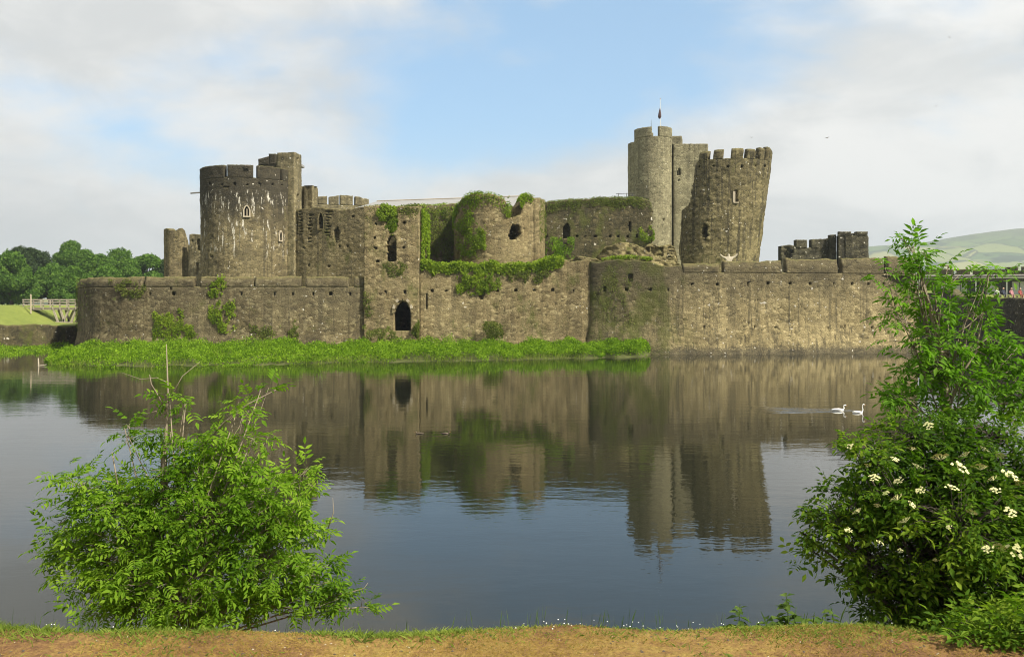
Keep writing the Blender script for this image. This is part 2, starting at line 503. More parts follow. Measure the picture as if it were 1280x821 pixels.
fc = t.mix(t.maprange(ed, 0.015, 0.04, 0.8, 0.0), fc, (0.022, 0.038, 0.016))
wd = t.noise(pos, 0.006, 6.0, 0.6).outputs[0]
fc = t.mix(t.maprange(wd, 0.54, 0.60, 0.0, 0.9), fc, (0.024, 0.045, 0.018))
moor = t.maprange(t.n('ShaderNodeSeparateXYZ', {0: pos}).outputs[2], 190.0, 330.0, 0.0, 0.85)
fc = t.mix(moor, fc, (0.085, 0.10, 0.04))
finish(t, t.n('ShaderNodeBsdfPrincipled', {'Base Color': fc, 'Roughness': 1.0, 'Specular IOR Level': 0.0}).outputs[0])
M['fields'] = m
# lake
m, t = new_mat('lake_water')
pos = t.n('ShaderNodeNewGeometry').outputs['Position']
calm = t.maprange(t.noise(t.vscale(pos, (0.02, 0.06, 0.0)), 1.0, 3.0).outputs[0], 0.38, 0.66, 0.35, 1.0)
r1 = t.noise(t.vscale(pos, (0.9, 1.7, 0.0)), 1.6, 3.0, 0.5).outputs[0]
r2 = t.noise(t.vscale(pos, (0.5, 1.6, 0.0)), 0.55, 2.0, 0.5).outputs[0]
r3 = t.noise(t.vscale(pos, (1.0, 1.4, 0.0)), 6.0, 2.0, 0.5).outputs[0]
hh = t.math('MULTIPLY', t.math('ADD', t.math('ADD', t.math('MULTIPLY', r1, 0.0048), t.math('MULTIPLY', r2, 0.0085)), t.math('MULTIPLY', r3, 0.0016)), calm)
# wake trailing left behind the swans: a V of short ripples
sp = t.n('ShaderNodeSeparateXYZ', {0: pos})
WX, WY = PX(1078, 43.0), 43.0
bx = t.math('SUBTRACT', WX, sp.outputs[0])
by = t.math('SUBTRACT', sp.outputs[1], t.math('ADD', WY, t.math('MULTIPLY', bx, 0.07)))
wid = t.math('ADD', 0.3, t.math('MULTIPLY', bx, 0.28))
inside = t.maprange(t.math('DIVIDE', t.math('ABSOLUTE', by), wid), 0.7, 1.1, 1.0, 0.0)
along = t.math('MULTIPLY', t.maprange(bx, -0.1, 0.3), t.maprange(bx, 2.5, 5.5, 1.0, 0.0))
wake = t.math('MULTIPLY', inside, along)
rw = t.noise(t.vscale(pos, (0.7, 1.5, 0.0)), 2.0, 2.0, 0.5).outputs[0]
hh = t.math('ADD', hh, t.math('MULTIPLY', t.math('MULTIPLY', rw, wake), 0.085))
bp = t.n('ShaderNodeBump', {'Strength': 1.0, 'Distance': 1.0, 'Height': hh}).outputs[0]
finish(t, t.n('ShaderNodeBsdfPrincipled', {'Base Color': (0.012, 0.013, 0.008, 1), 'Roughness': 0.012, 'IOR': 1.333, 'Specular IOR Level': 0.5, 'Normal': bp}).outputs[0])
M['water'] = m


# ------------------------------------------------------------------ setting
def grid(name, xs, ys, zf, mat, smooth=True):
    X, Y = np.meshgrid(xs, ys, indexing='ij')
    Z = zf(X, Y)
    V = np.stack([X, Y, Z], -1).reshape(-1, 3)
    nx, ny = len(xs), len(ys)
    i, j = np.meshgrid(np.arange(nx - 1), np.arange(ny - 1), indexing='ij')
    a = (i * ny + j).ravel()
    Fc = np.stack([a, a + ny, a + ny + 1, a + 1], -1)
    o = mk(name, V, Fc, mat, smooth=smooth)
    o['kind'] = 'structure'
    return o


# lake sheet (the castle island and banks stand in it)
grid('water', np.linspace(-260, 200, 24), np.linspace(5, 175, 12), lambda X, Y: X * 0, M['water'])


def nearz(X, Y):
    e = 4.52 + 0.05 * np.sin(X * 1.7) + 0.05 * np.sin(X * 4.1 + 1)
    z = 3.35 + 0.03 * (fbm(X * 1.5, Y * 1.5, 0, 3) - 0.5) * 2
    s = np.clip(Y - e, 0, None)
    z = z - 0.52 * np.clip(s - 0.10, 0, None) - 0.5 * np.minimum(s, 0.10) + 0.12 * (fbm(X, Y, 0, 9) - 0.5) * np.clip(s, 0, 1)
    return z


grid('path', np.linspace(-14, 14, 281), np.concatenate([np.linspace(-7, 3.6, 20), np.linspace(3.7, 5.2, 31), np.linspace(5.4, 13.5, 30)]), nearz, M['path'])


# one country sheet to the horizon: basin under the lake, plain round it, hill to the right
def country(X, Y):
    z = np.full(X.shape, -1.6)
    # land beyond the moat on the left and the plain behind
    inl = 1 / (1 + np.exp(-(Y - 176) / 3.0))
    z = z + inl * 5.8
    z = z + np.clip((Y - 260) / 900.0, 0, 1) * 6.0
    for cx, cy, sx, sy, h in ((2600, 3300, 1350, 900, 292), (1450, 3500, 620, 700, 85), (3900, 3500, 1200, 1100, 280), (450, 3700, 800, 600, 85), (900, 2200, 500, 380, 26)):
        z = z + h * np.exp(-((X - cx) / sx) ** 2 - ((Y - cy) / sy) ** 2)
    far = np.clip((Y - 900) / 800.0, 0, 1)
    z = z + far * 34 * (fbm(X * 0.0022, Y * 0.0022, 0, 21, 4) - 0.5) * 2
    return z


xs = np.concatenate([np.linspace(-5200, -420, 44), np.linspace(-380, 380, 61), np.linspace(420, 5600, 104)])
ys = np.concatenate([np.linspace(-600, -20, 8), np.linspace(0, 260, 53), np.linspace(280, 1500, 40), np.linspace(1530, 5200, 92)])
grid('ground', xs, ys, country, M['fields'])


# ------------------------------------------------------------------ masonry
def slab_mesh(us, vs, depth, T, fn):
    """cells with a depth each: 0 = face, 0..T = recess, T = open.  fn(u, v, d) -> xyz"""
    nu, nv = depth.shape
    q = []

    def quad(a, b, c, d):
        q.append(np.stack([np.stack(p, -1) for p in (a, b, c, d)], 1))
    I, J = np.nonzero(depth < T - 1e-6)
    d = depth[I, J]
    t = np.full(len(I), T)
    quad((I, J, d), (I + 1, J, d), (I + 1, J + 1, d), (I, J + 1, d))
    quad((I, J, t), (I, J + 1, t), (I + 1, J + 1, t), (I + 1, J, t))
    pad = np.full((nu + 2, nv + 2), T)
    pad[1:-1, 1:-1] = depth
    A, B = pad[:-1, 1:-1], pad[1:, 1:-1]
    i, j = np.nonzero(np.abs(A - B) > 1e-6)
    a, b = A[i, j], B[i, j]
    quad((i, j, a), (i, j, b), (i, j + 1, b), (i, j + 1, a))
    A, B = pad[1:-1, :-1], pad[1:-1, 1:]
    i, j = np.nonzero(np.abs(A - B) > 1e-6)
    a, b = A[i, j], B[i, j]
    quad((i, j, b), (i, j, a), (i + 1, j, a), (i + 1, j, b))
    Q = np.concatenate(q).astype(float)
    K = Q.reshape(-1, 3)
    key = np.round(K * 1000).astype(np.int64)
    code = (key[:, 0] // 1000) * 10 ** 10 + (key[:, 1] // 1000) * 10 ** 5 + key[:, 2]
    uq, first, inv = np.unique(code, return_index=True, return_inverse=True)
    K = K[first]
    iu, iv = K[:, 0].astype(int), K[:, 1].astype(int)
    return fn(us[iu], vs[iv], K[:, 2]), inv.reshape(-1, 4)


def relief(X, Y, Z, amt):
    a = vnoise(X * 2.7, Y * 2.7, Z * 3.6, 5) - 0.5
    b = fbm(X * 0.5, Y * 0.5, Z * 0.5, 8) - 0.5
    return amt * (a + 1.3 * b)


class PathWall:
    """wall that follows a plan line given as (photo column, distance) pairs"""
    def __init__(s, pts, xy=False, sm=0):
        p = np.array([(a, b) if xy else (PX(a, b), b) for a, b in pts], float)
        seg = np.r_[0, np.cumsum(np.hypot(*np.diff(p, axis=0).T))]
        n = max(int(seg[-1] / 0.1), 8)
        s.s = np.linspace(0, seg[-1], n)
        s.x = np.interp(s.s, seg, p[:, 0])
        s.y = np.interp(s.s, seg, p[:, 1])
        if sm:
            k = np.ones(sm) / sm
            for nm in ('x', 'y'):
                a = getattr(s, nm)
                b = np.convolve(np.pad(a, sm // 2, mode='edge'), k, mode='valid')[:len(a)]
                b[0], b[-1] = a[0], a[-1]
                setattr(s, nm, b)
        tx, ty = np.gradient(s.x), np.gradient(s.y)
        L = np.hypot(tx, ty) + 1e-9
        s.nx, s.ny = ty / L, -tx / L          # to the right of travel = towards the camera when walking left to right
        s.px = 640 + F * s.x / s.y
        s.L = seg[-1]

    def at(s, u):
        return np.interp(u, s.s, s.x), np.interp(u, s.s, s.y), np.interp(u, s.s, s.nx), np.interp(u, s.s, s.ny)

    def u_of(s, px):
        o = np.argsort(s.px)
        return np.interp(px, s.px[o], s.s[o])

    def point(s, px, py, out=0.0):
        x, y, nx, ny = s.at(s.u_of(px))
        return np.stack([x + nx * out, y + ny * out, C - (np.asarray(py) - YH) / F * y], -1), np.stack([nx, ny, nx * 0], -1)


class Drum:
    """round tower; angle 0 faces the camera, positive to the right"""
    def __init__(s, px, d, rad, lean=(0.0, 0.0), z0=0.0, taper=0.0):
        s.cx, s.cy, s.R, s.lean, s.z0, s.taper = PX(px, d), d, rad, lean, z0, taper

    def at3(s, u, z):
        r = s.R - s.taper * (z - s.z0)
        nx, ny = np.sin(u), -np.cos(u)
        return s.cx + s.lean[0] * (z - s.z0) + nx * r, s.cy + s.lean[1] * (z - s.z0) + ny * r, nx, ny


def drum_ang(D, px, z):
    rr = D.R - D.taper * (z - D.z0)
    cxm = D.cx + D.lean[0] * (z - D.z0)
    lo, hi = -1.35, 1.35
    for _ in range(40):
        md = (lo + hi) / 2
        if 640 + F * (cxm + rr * math.sin(md)) / (D.cy - rr * math.cos(md)) < px:
            lo = md
        else:
            hi = md
    return (lo + hi) / 2


def hole_depth(depth, cx, cy, vis, holes):
    for h in holes:
        kind, x0, y0, x1, y1, dep = h
        if kind == 'arch':
            w2, xm = (x1 - x0) / 2, (x0 + x1) / 2
            rise = min((y1 - y0) * 0.4, w2 * 1.5)
            tt = np.clip((cy - y0) / rise, 0, 1)
            half = w2 * (1 - (1 - tt) ** 1.9) ** 0.85
            m = (np.abs(cx - xm) < half) & (cy > y0) & (cy < y1)
        elif kind == 'rag':
            xm, ym = (x0 + x1) / 2, (y0 + y1) / 2
            rr = ((cx - xm) / (x1 - x0) * 2) ** 2 + ((cy - ym) / (y1 - y0) * 2) ** 2
            m = rr < 1.0 + 0.9 * (vnoise(cx * 0.35, cy * 0.35, 0, 3) - 0.5)
        else:
            m = (cx > x0) & (cx < x1) & (cy > y0) & (cy < y1)
        depth[m & vis] = dep
    return depth


def wall_part(name, W, u0, u1, zb, zt, T, mat, parent, cell=0.2, holes=(), amt=0.10, batter=None, out=0.0, chamfer=0.0, rag=0.0, cut=None, jit=0.04, flat=None):
    """a stretch of PathWall. zt: number or function of u"""
    nu = max(2, int(round((u1 - u0) / cell)))
    us = np.linspace(u0, u1, nu + 1)
    ztf = zt if callable(zt) else (lambda u: np.full(np.shape(u), float(zt)))
    zm = float(np.max(ztf(us)))
    nv = max(2, int(round((zm - zb) / cell)))
    vs = np.linspace(0, 1, nv + 1)

    def zz(u, v):
        top = ztf(u)
        if rag:
            top = top + rag * (fbm(u * 0.9, u * 0 + zb, 0, 17, 3) - 0.5) * 2 + rag * 0.5 * (hash3(np.round(u * 3), np.round(u * 0), np.round(u * 0), 4) - 0.5)
        return zb + v * (top - zb)

    def fn(u, v, d):
        x, y, nx, ny = W.at(u)
        z = zz(u, v)
        o = np.full(np.shape(u), out) + relief(x, y, z, amt) * (1.0 if flat is None else np.clip((np.abs(z - flat) - 0.1) / 0.35, 0, 1))
        if batter:
            o = o + batter[0] * np.clip(1 - (z - zb) / batter[1], 0, 1) ** 1.2
        ch = chamfer * np.clip((v - 0.55) / 0.45, 0, 1)
        dd = np.where(d > T - 1e-6, T - chamfer * 0.2 * np.clip((v - 0.55) / 0.45, 0, 1), d)
        o = np.where(d > T - 1e-6, 0, o - np.where(d < T - 1e-6, ch, 0))
        jz = jit * (hash3(np.round(u * 50), np.round(v * 999), np.round(u * 0), 2) - 0.5) * np.where((v > 0) & (d < T), 1, 0)
        return np.stack([x + nx * (o - dd), y + ny * (o - dd), z + jz], -1)
    depth = np.zeros((nu, nv))
    uc, vc = np.meshgrid((us[:-1] + us[1:]) / 2, (vs[:-1] + vs[1:]) / 2, indexing='ij')
    pc = fn(uc.ravel(), vc.ravel(), np.zeros(uc.size))
    cx = (640 + F * pc[:, 0] / pc[:, 1]).reshape(uc.shape)
    cy = (YH + F * (C - pc[:, 2]) / pc[:, 1]).reshape(uc.shape)
    if len(holes):
        hole_depth(depth, cx, cy, np.ones(depth.shape, bool), [h[:5] + (T if h[5] is None else h[5],) for h in holes])
    if cut is not None:
        depth[cut(uc, pc[:, 2].reshape(uc.shape), cx, cy)] = T
    V, Q = slab_mesh(us, vs, depth, T, fn)
    return mk(name, V, Q, mat, parent)


def drum_part(name, D, a0, a1, zb, zt, T, mat, parent, cell=0.2, holes=(), amt=0.10, out=0.0, cut=None, chamfer=0.0, batter=None, flat=None):
    nu = max(2, int(round(abs(a1 - a0) * D.R / cell)))
    us = np.linspace(a0, a1, nu + 1)
    nv = max(2, int(round((zt - zb) / cell)))
    vs = np.linspace(zb, zt, nv + 1)

    def fn(u, v, d):
        x, y, nx, ny = D.at3(u, v)
        o = np.where(d > T - 1e-6, 0, out + relief(x, y, v, amt) * (1.0 if flat is None else np.clip((np.abs(v - flat) - 0.1) / 0.35, 0, 1)))
        if batter:
            o = o + np.where(d > T - 1e-6, 0, batter[0] * np.clip(1 - (v - zb) / batter[1], 0, 1) ** 1.3)
        if chamfer:
            o = o - np.where(d > T - 1e-6, 0, chamfer * np.clip((v - zt + 0.3) / 0.3, 0, 1))
        jz = 0.05 * (hash3(np.round(u * 300), np.round(v * 50), np.round(u * 0), 2) - 0.5) * np.where(v > zb + .01, 1, 0)
        return np.stack([x + nx * (o - d), y + ny * (o - d), v + jz], -1)
    depth = np.zeros((nu, nv))
    uc, vc = np.meshgrid((us[:-1] + us[1:]) / 2, (vs[:-1] + vs[1:]) / 2, indexing='ij')
    pc = fn(uc.ravel(), vc.ravel(), np.zeros(uc.size))
    cx = (640 + F * pc[:, 0] / pc[:, 1]).reshape(uc.shape)
    cy = (YH + F * (C - pc[:, 2]) / pc[:, 1]).reshape(uc.shape)
    vis = np.abs(uc) < 1.5
    if len(holes):
        hole_depth(depth, cx, cy, vis, [h[:5] + (T if h[5] is None else h[5],) for h in holes])
    if cut is not None:
        depth[cut(uc, vc, cx, cy)] = T
    V, Q = slab_mesh(us, vs, depth, T, fn)
    return mk(name, V, Q, mat, parent)


def disc(name, D, z, r, mat, parent, a0=0.0, a1=2 * math.pi):
    g = Geo()
    n = 32
    V, top = [], []
    for zz in (z - 0.3, z):
        for k in range(n):
            a = a0 + (a1 - a0) * k / n
            V.append((D.cx + D.lean[0] * (z - D.z0) + r * math.sin(a), D.cy - r * math.cos(a), zz))
    Fc = [tuple(range(n)), tuple(range(2 * n - 1, n - 1, -1))] + [(k, (k + 1) % n, n + (k + 1) % n, n + k) for k in range(n)]
    g.add(V, Fc)
    return g.build(name, mat, parent)


def small_holes(xs, y, s=1.7, dep=0.7):
    return [('rect', x - s, y - s + random.uniform(-1, 1), x + s, y + s, dep) for x in xs]


def prof(W, pts, d=None):
    """top line given in photo pixels -> z as a function of u"""
    px = np.array([p[0] for p in pts], float)
    py = np.array([p[1] for p in pts], float)

    def f(u):
        x, y, _, _ = W.at(u)
        col = 640 + F * x / y
        return C - (np.interp(col, px, py) - YH) / F * y
    return f


def arch_frame(name, cen, nrm, wd, ht, th, mat, parent, dep=0.25):
    """pointed window surround: two jambs, sill and a two-piece pointed head joined into one part"""
    cen = Vector(cen)
    n = Vector(nrm).normalized()
    tx = Vector((-n.y, n.x, 0))
    if tx.x < 0:
        tx = -tx
    up = Vector((0, 0, 1))
    out, inn = [], []
    for k in range(5):
        a = k / 4
        out.append((-(wd / 2 + th) * (1 - a), ht * 0.6 + (ht * 0.4 + th) * math.sin(a * math.pi / 2) ** 0.8))
        inn.append((-(wd / 2) * (1 - a), ht * 0.6 + (ht * 0.4) * math.sin(a * math.pi / 2) ** 0.8))
    out = [(-(wd / 2 + th), -th)] + out
    inn = [(-wd / 2, 0)] + inn
    out = out + [(-x, z) for x, z in out[-2::-1]]
    inn = inn + [(-x, z) for x, z in inn[-2::-1]]
    V, Fc = [], []
    N = len(out)
    for off in (0.06, -dep):
        for loop in (out, inn):
            for x, z in loop:
                V.append(cen + tx * x + up * z + n * off)
    for k in range(N):
        k2 = (k + 1) % N
        Fc += [(k, k2, N + k2, N + k), (2 * N + k, 3 * N + k, 3 * N + k2, 2 * N + k2), (k, 2 * N + k, 2 * N + k2, k2), (N + k, N + k2, 3 * N + k2, 3 * N + k)]
    return Geo().add(V, Fc).build(name, mat, parent)


TH = thing
# ---- outer wall, west length with the rounded bastion
A = TH('curtain_wall', 'long low outer wall with rounded bastion end and broad merlons, beside the timber bridge', 'wall', (-32, 96, 0))
W1 = PathWall([(126, 130), (104, 120), (97.5, 112), (97, 108), (99.5, 104), (106, 101), (119, 98.6), (150, 97), (200, 96.3), (270, 96), (360, 96.1), (457, 96.6)], sm=25)
u0 = 0.0
hs = small_holes([217, 262, 302, 343, 366, 391, 413, 437, 160, 187], 367)
hs += [('rect', 212, 340, 214, 362, 0.5)]
wall_part('masonry', W1, u0, W1.L, -1.0, 7.35, 2.0, M['wall_left'], A, 0.2, hs, batter=(0.7, 3.2), flat=7.35)
for a, b in ((98.5, 117), (118, 177), (181, 242.5), (250, 317), (319, 376), (382, 435.5), (442.5, 456)):
    ua, ub = W1.u_of(a), W1.u_of(b)
    wall_part('merlon', W1, ua, ub, 7.29, 8.42 - (0.25 if b < 120 else 0), 0.75, M['wall_left'], A, 0.2, out=0.006, chamfer=0.26, rag=0.12, flat=7.35)
for k in range(3):
    wall_part('merlon', W1, 1.5 + k * 5, 5.8 + k * 5, 7.32, 8.3, 0.75, M['wall_left'], A, 0.4, out=0.03, chamfer=0.4)

# ---- tall block with the postern door
B = TH('gate_block', 'tall ivy-topped stone block with pointed postern door at its foot', 'tower', (-13, 97, 0))
WB = PathWall([(455, 96.3), (524, 96.3)])
tb = prof(WB, [(455, 259), (470, 257), (484, 258), (487, 261), (494, 260), (505, 258), (524, 257)])
xr = PX(524, 96.3)
hb = [('arch', 493, 376, 513.5, 414, None), ('arch', 484, 293, 495.5, 327, None), ('rag', 483, 261, 497, 290, 0.55)]
hb += small_holes([471, 468, 470, 472, 505, 504], 0, 0.1) and [('rect', x - 1.6, y - 1.6, x + 1.6, y + 1.6, 0.8) for x, y in ((470, 280), (468.5, 298), (469, 310), (472, 327), (505, 279), (505, 310), (482, 365), (506, 365))]
wall_part('masonry', WB, 0, WB.L, -0.6, tb, 1.6, M['wall_mid'], B, 0.13, hb, batter=(0.5, 3.0), out=0.12, rag=0.18)
WBr = PathWall([(xr - 0.05, 97.9), (xr - 0.05, 106.5)], xy=True)
wall_part('side_wall', WBr, 0, WBr.L, 5.0, lambda u: 16.2 + 0 * u, 1.2, M['wall_mid'], B, 0.2, rag=0.2)
xl = PX(455, 96.3)
WBl = PathWall([(xl + 0.05, 106.5), (xl + 0.05, 97.9)], xy=True)
wall_part('side_wall', WBl, 0, WBl.L, 0.0, 16.0, 1.2, M['wall_mid'], B, 0.3, rag=0.2)
Geo().box(xl + 0.1, xr - 0.1, 97.95, 106.4, 9.0, 9.4).build('floor', M['terrace'], B)  # unseen slab added to keep daylight out of the doorway room
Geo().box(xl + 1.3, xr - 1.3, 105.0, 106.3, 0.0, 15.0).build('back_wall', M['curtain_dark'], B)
Geo().box(PX(492, 96), PX(515, 96), 97.95, 99.5, 0.2, 0.55).build('threshold', M['frame'], B)
# voussoirs round the postern head
dx, dw = PX(503.2, 96.15), 20.5 / F * 96.15 / 2
zs, za = PZ(391, 96.15), PZ(375.2, 96.15)
for side in (-1, 1):
    for k in range(5):
        a0, a1 = k / 5, (k + 0.92) / 5
        V = []
        for off in (0.0, 0.26):
            for a in (a0, a1):
                xx = side * (dw + off) * math.cos(a * math.pi / 2) ** 0.75
                zz = zs + (za - zs + off) * math.sin(a * math.pi / 2)
                for yy in (96.02, 96.6):
                    V.append((dx + xx, yy, zz))
        Geo().add(V, [(0, 2, 6, 4), (1, 5, 7, 3), (0, 4, 5, 1), (2, 3, 7, 6), (4, 6, 7, 5), (0, 1, 3, 2)]).build('arch_stone', M['frame'] if (k % 2) else M['wall_mid'], B)

# ---- middle length of the outer wall, ruined top
CW = TH('curtain_wall', 'pale brown ruined outer wall between the postern block and the mossy wall, ivy on top', 'wall', (0, 97, 0))
W2 = PathWall([(524.5, 96.6), (620, 96.9), (739, 97.0)])
t2 = prof(W2, [(524, 331), (545, 334), (560, 335), (585, 333), (605, 335), (640, 334), (670, 333), (690, 329), (705, 326), (720, 325), (739, 325)])
h2 = small_holes([540, 557, 580, 600, 622, 645, 668, 691, 717], 363)
h2 += [('rect', 531.5, 366, 535, 386, 0.35), ('rag', 598, 361, 606, 374, 0.6)]
wall_part('masonry', W2, 0, W2.L, -1.0, t2, 2.0, M['wall_mid'], CW, 0.17, h2, batter=(0.7, 3.0), rag=0.22)

# ---- mossy stretch of the east length (ruined top) and the battlemented stretch up to the corner
W3 = PathWall([(737, 97.0), (738, 96.75), (748, 96.3), (780, 95.6), (830, 95.0), (900, 95.2), (1000, 96.5), (1100, 98.4), (1147, 99.8)], sm=9)
t3 = prof(W3, [(736, 326), (750, 328), (757, 326), (775, 325), (795, 324.5), (812, 328), (828, 333), (840, 333), (860, 331)])
uj = W3.u_of(853.0)
h3 = small_holes([755, 783, 812, 835], 362) + [('rect', 785, 342, 791, 352, 0.4)]
E2 = TH('curtain_wall', 'outer wall standing in the water, mossy at one end, battlemented towards the corner', 'wall', (33, 97, 0))
h4 = small_holes([866, 897, 935, 960, 987, 1012, 1042, 1065, 1086, 1104, 1124], 355) + small_holes([880, 943, 970, 1035, 1056, 1090, 1100, 1118], 409, 1.5)
wall_part('masonry', W3, 0, W3.L, -1.0, lambda u: np.where(u < uj, t3(u) + 0.25 * (fbm(u * 0.9, 0, 0, 17) - 0.5), 8.86), 2.0, M['wall_right'], E2, 0.17, h3 + h4, batter=(1.0, 4.5), flat=8.86)
for a, b in ((854, 898.5), (905, 977), (983, 1047), (1053, 1104.5), (1110, 1142.5)):
    wall_part('merlon', W3, W3.u_of(a), W3.u_of(b), 8.80, 9.88 + 0.0035 * (b - 900), 0.75, M['wall_right'], E2, 0.17, out=0.006, chamfer=0.25, rag=0.16, flat=8.86)
xc = PX(1147, 99.8)
W3r = PathWall([(xc - 0.02, 101.85), (xc + 0.5, 140)], xy=True)
wall_part('return_wall', W3r, 0, W3r.L, -1.0, 8.86, 2.0, M['wall_right'], E2, 0.4, batter=(1.0, 4.5))
for k in range(4):
    wall_part('merlon', W3r, 1.0 + k * 6, 6.2 + k * 6, 8.83, 10.1, 0.75, M['wall_right'], E2, 0.4, out=0.03, chamfer=0.3)

# ---- terrace inside the outer wall
def terz(X, Y):
    z = np.where(X < -13, 6.4, 8.7)
    mid = np.clip((X + 11) / 1.0, 0, 1) * np.clip((20 - X) / 3.0, 0, 1)
    z = z + mid * (0.85 + 0.10 * np.clip(Y - 98.5, 0, 8)) + 0.35 * (fbm(X * 0.5, Y * 0.5, 0, 5) - 0.5)
    return z


W1x = np.linspace(-45.0, 45.5, 120)
grid('terrace', W1x, np.linspace(98.4, 165, 70), terz, M['terrace'])

# ---- south-west round tower with its stair turret
SW = TH('round_tower', 'big round tower with droppings-streaked parapet and stair turret at its side', 'tower', (PX(311, 119), 119, 6))
D1 = Drum(311.5, 119.0, 6.12, z0=5.0, taper=-0.010)
zc = 21.75
hsw = [('arch', 305.6, 258.5, 311.4, 270, 1.2), ('arch', 348.3, 289, 351.8, 300.5, 0.9), ('rect', 263, 318, 266, 322, 0.8)]
hsw += small_holes([277, 293, 309, 325, 341, 352, 262], 230.5, 1.2, 0.5)
hsw += [('rect', 279, 233, 286, 235, 0.15)]
drum_part('masonry', D1, -math.pi, math.pi, 4.0, zc, 1.6, M['tower_west'], SW, 0.17, hsw, flat=zc)
g1, g2, g3 = (math.degrees(drum_ang(D1, p_, 22.0)) for p_ in (282, 319, 352))
gaps = [-103, -66.5, g1, g2, g3, g3 + 37, g3 + 74, g3 + 111, g3 + 148, g3 + 185, 257]
for a, b in zip(gaps[:-1], gaps[1:]):
    a_, b_ = R(a + (0 if a == -66.5 else 2.1)), R(b - (0 if b == -66.5 else 2.1))
    drum_part('merlon', D1, a_, b_, zc - 0.07, 23.35, 0.7, M['tower_west'], SW, 0.17, out=0.006, flat=zc)
disc('wall_walk', D1, 21.6, 5.6, M['terrace'], SW)
for pxx, pyy, wd, ht in ((308.5, 270, 0.6, 1.25), (350, 300.5, 0.36, 1.15)):
    ang = drum_ang(D1, pxx, PZ(pyy, 113))
    rr = D1.R + 0.24
    cen = (D1.cx + rr * math.sin(ang), D1.cy - rr * math.cos(ang), PZ(pyy, D1.cy - rr * math.cos(ang)))
    fr = arch_frame('window_frame', cen, (math.sin(ang), -math.cos(ang), 0), wd, ht, 0.16, M['frame'], SW)
    if wd > 0.5:
        c = Vector(cen)
        Geo().box(c.x - 0.05, c.x + 0.05, c.y + 0.05, c.y + 0.15, c.z, c.z + ht * 0.75).build('mullion', M['frame'], fr)
Geo().bar(P(238.5, 241.8, 119), P(256, 240.2, 117.5), 0.16, 0.16).build('water_spout', M['wood'], SW)
# stair turret
TW = PathWall([(345.5, 121), (346.5, 117.2), (368, 116.4), (376.6, 119.0), (376.6, 124)])
ht_ = [('rect', 370.5, 198, 373.2, 203, 0.7), ('rect', 371.3, 243, 373.2, 248, 0.5)]
wall_part('stair_turret', TW, 0, TW.L, 5.0, PZ(191, 117), 1.0, M['turret'], SW, 0.17, ht_, rag=0.06)
Geo().box(PX(349, 119.0), PX(372, 119.5), 118.2, 123.5, 24.6, 24.9).build('turret_roof', M['slate'], SW)
TW2 = PathWall([(322.5, 122.5), (347, 121.5)])
wall_part('turret_parapet', TW2, 0, TW2.L, 20.5, prof(TW2, [(322, 206), (343, 203), (347, 201)]), 0.7, M['tower_west'], SW, 0.17)
for a, b, y0, y1 in ((323, 335.6, 199, 195.5), (336, 343.8, 192.5, 192.3)):
    wall_part('merlon', TW2, TW2.u_of(a), TW2.u_of(b), PZ(206, 122), prof(TW2, [(a, y0), (b, y1)]), 0.66, M['tower_west'], SW, 0.17, out=0.03)
# gull on the parapet
gl = TH('gull', 'small gull perched on the parapet of the round tower', 'bird', P(309.5, 209.2, 112.6))


def bird_body(root, L, mat, face=1, neck=0.0, beakmat=None, sit=True):
    """small bird: egg-shaped body with tail, neck and head as one mesh, beak as a part"""
    lo = LOC[root.name]
    g = Geo()
    prof_ = [(-0.55, 0.02, 0.16), (-0.42, 0.07, 0.14), (-0.2, 0.15, 0.13), (0.05, 0.18, 0.12), (0.28, 0.14, 0.13), (0.40, 0.07, 0.17)]
    pts = [lo + Vector((face * x * L, 0, z * L)) for x, r, z in prof_]
    rad = [r * L for x, r, z in prof_]
    if neck > 0:
        curve = [(0.38, 0.06, 0.22), (0.47, 0.042, 0.22 + 0.25 * neck), (0.42, 0.038, 0.22 + 0.6 * neck), (0.46, 0.045, 0.22 + 0.9 * neck), (0.56, 0.05, 0.22 + 0.95 * neck), (0.63, 0.025, 0.20 + 0.9 * neck)]
    else:
        curve = [(0.40, 0.075, 0.22), (0.42, 0.085, 0.31), (0.48, 0.085, 0.36), (0.56, 0.05, 0.36)]
    pts += [lo + Vector((face * x * L, 0, z * L)) for x, r, z in curve]
    rad += [r * L for x, r, z in curve]
    g.tube(pts, rad, 8)
    o = g.build('body', mat, root, smooth=True)
    e = pts[-1]
    Geo().tube([e - Vector((face * 0.02 * L, 0, 0)), e + Vector((face * 0.09 * L, 0, -0.02 * L))], [0.025 * L, 0.008 * L], 5).build('beak', beakmat or M['beak'], root)
    for s in (-1, 1):
        wpts = [lo + Vector((face * x * L, s * y * L, z * L)) for x, y, z in ((0.25, 0.13, 0.18), (0.0, 0.17, 0.20), (-0.3, 0.11, 0.21), (-0.55, 0.03, 0.22))]
        Geo().tube(wpts, [0.03 * L, 0.08 * L, 0.06 * L, 0.01 * L], 6).build('wing', mat, root, smooth=True)
    return o


bird_body(gl, 0.75, M['duck'], -1)

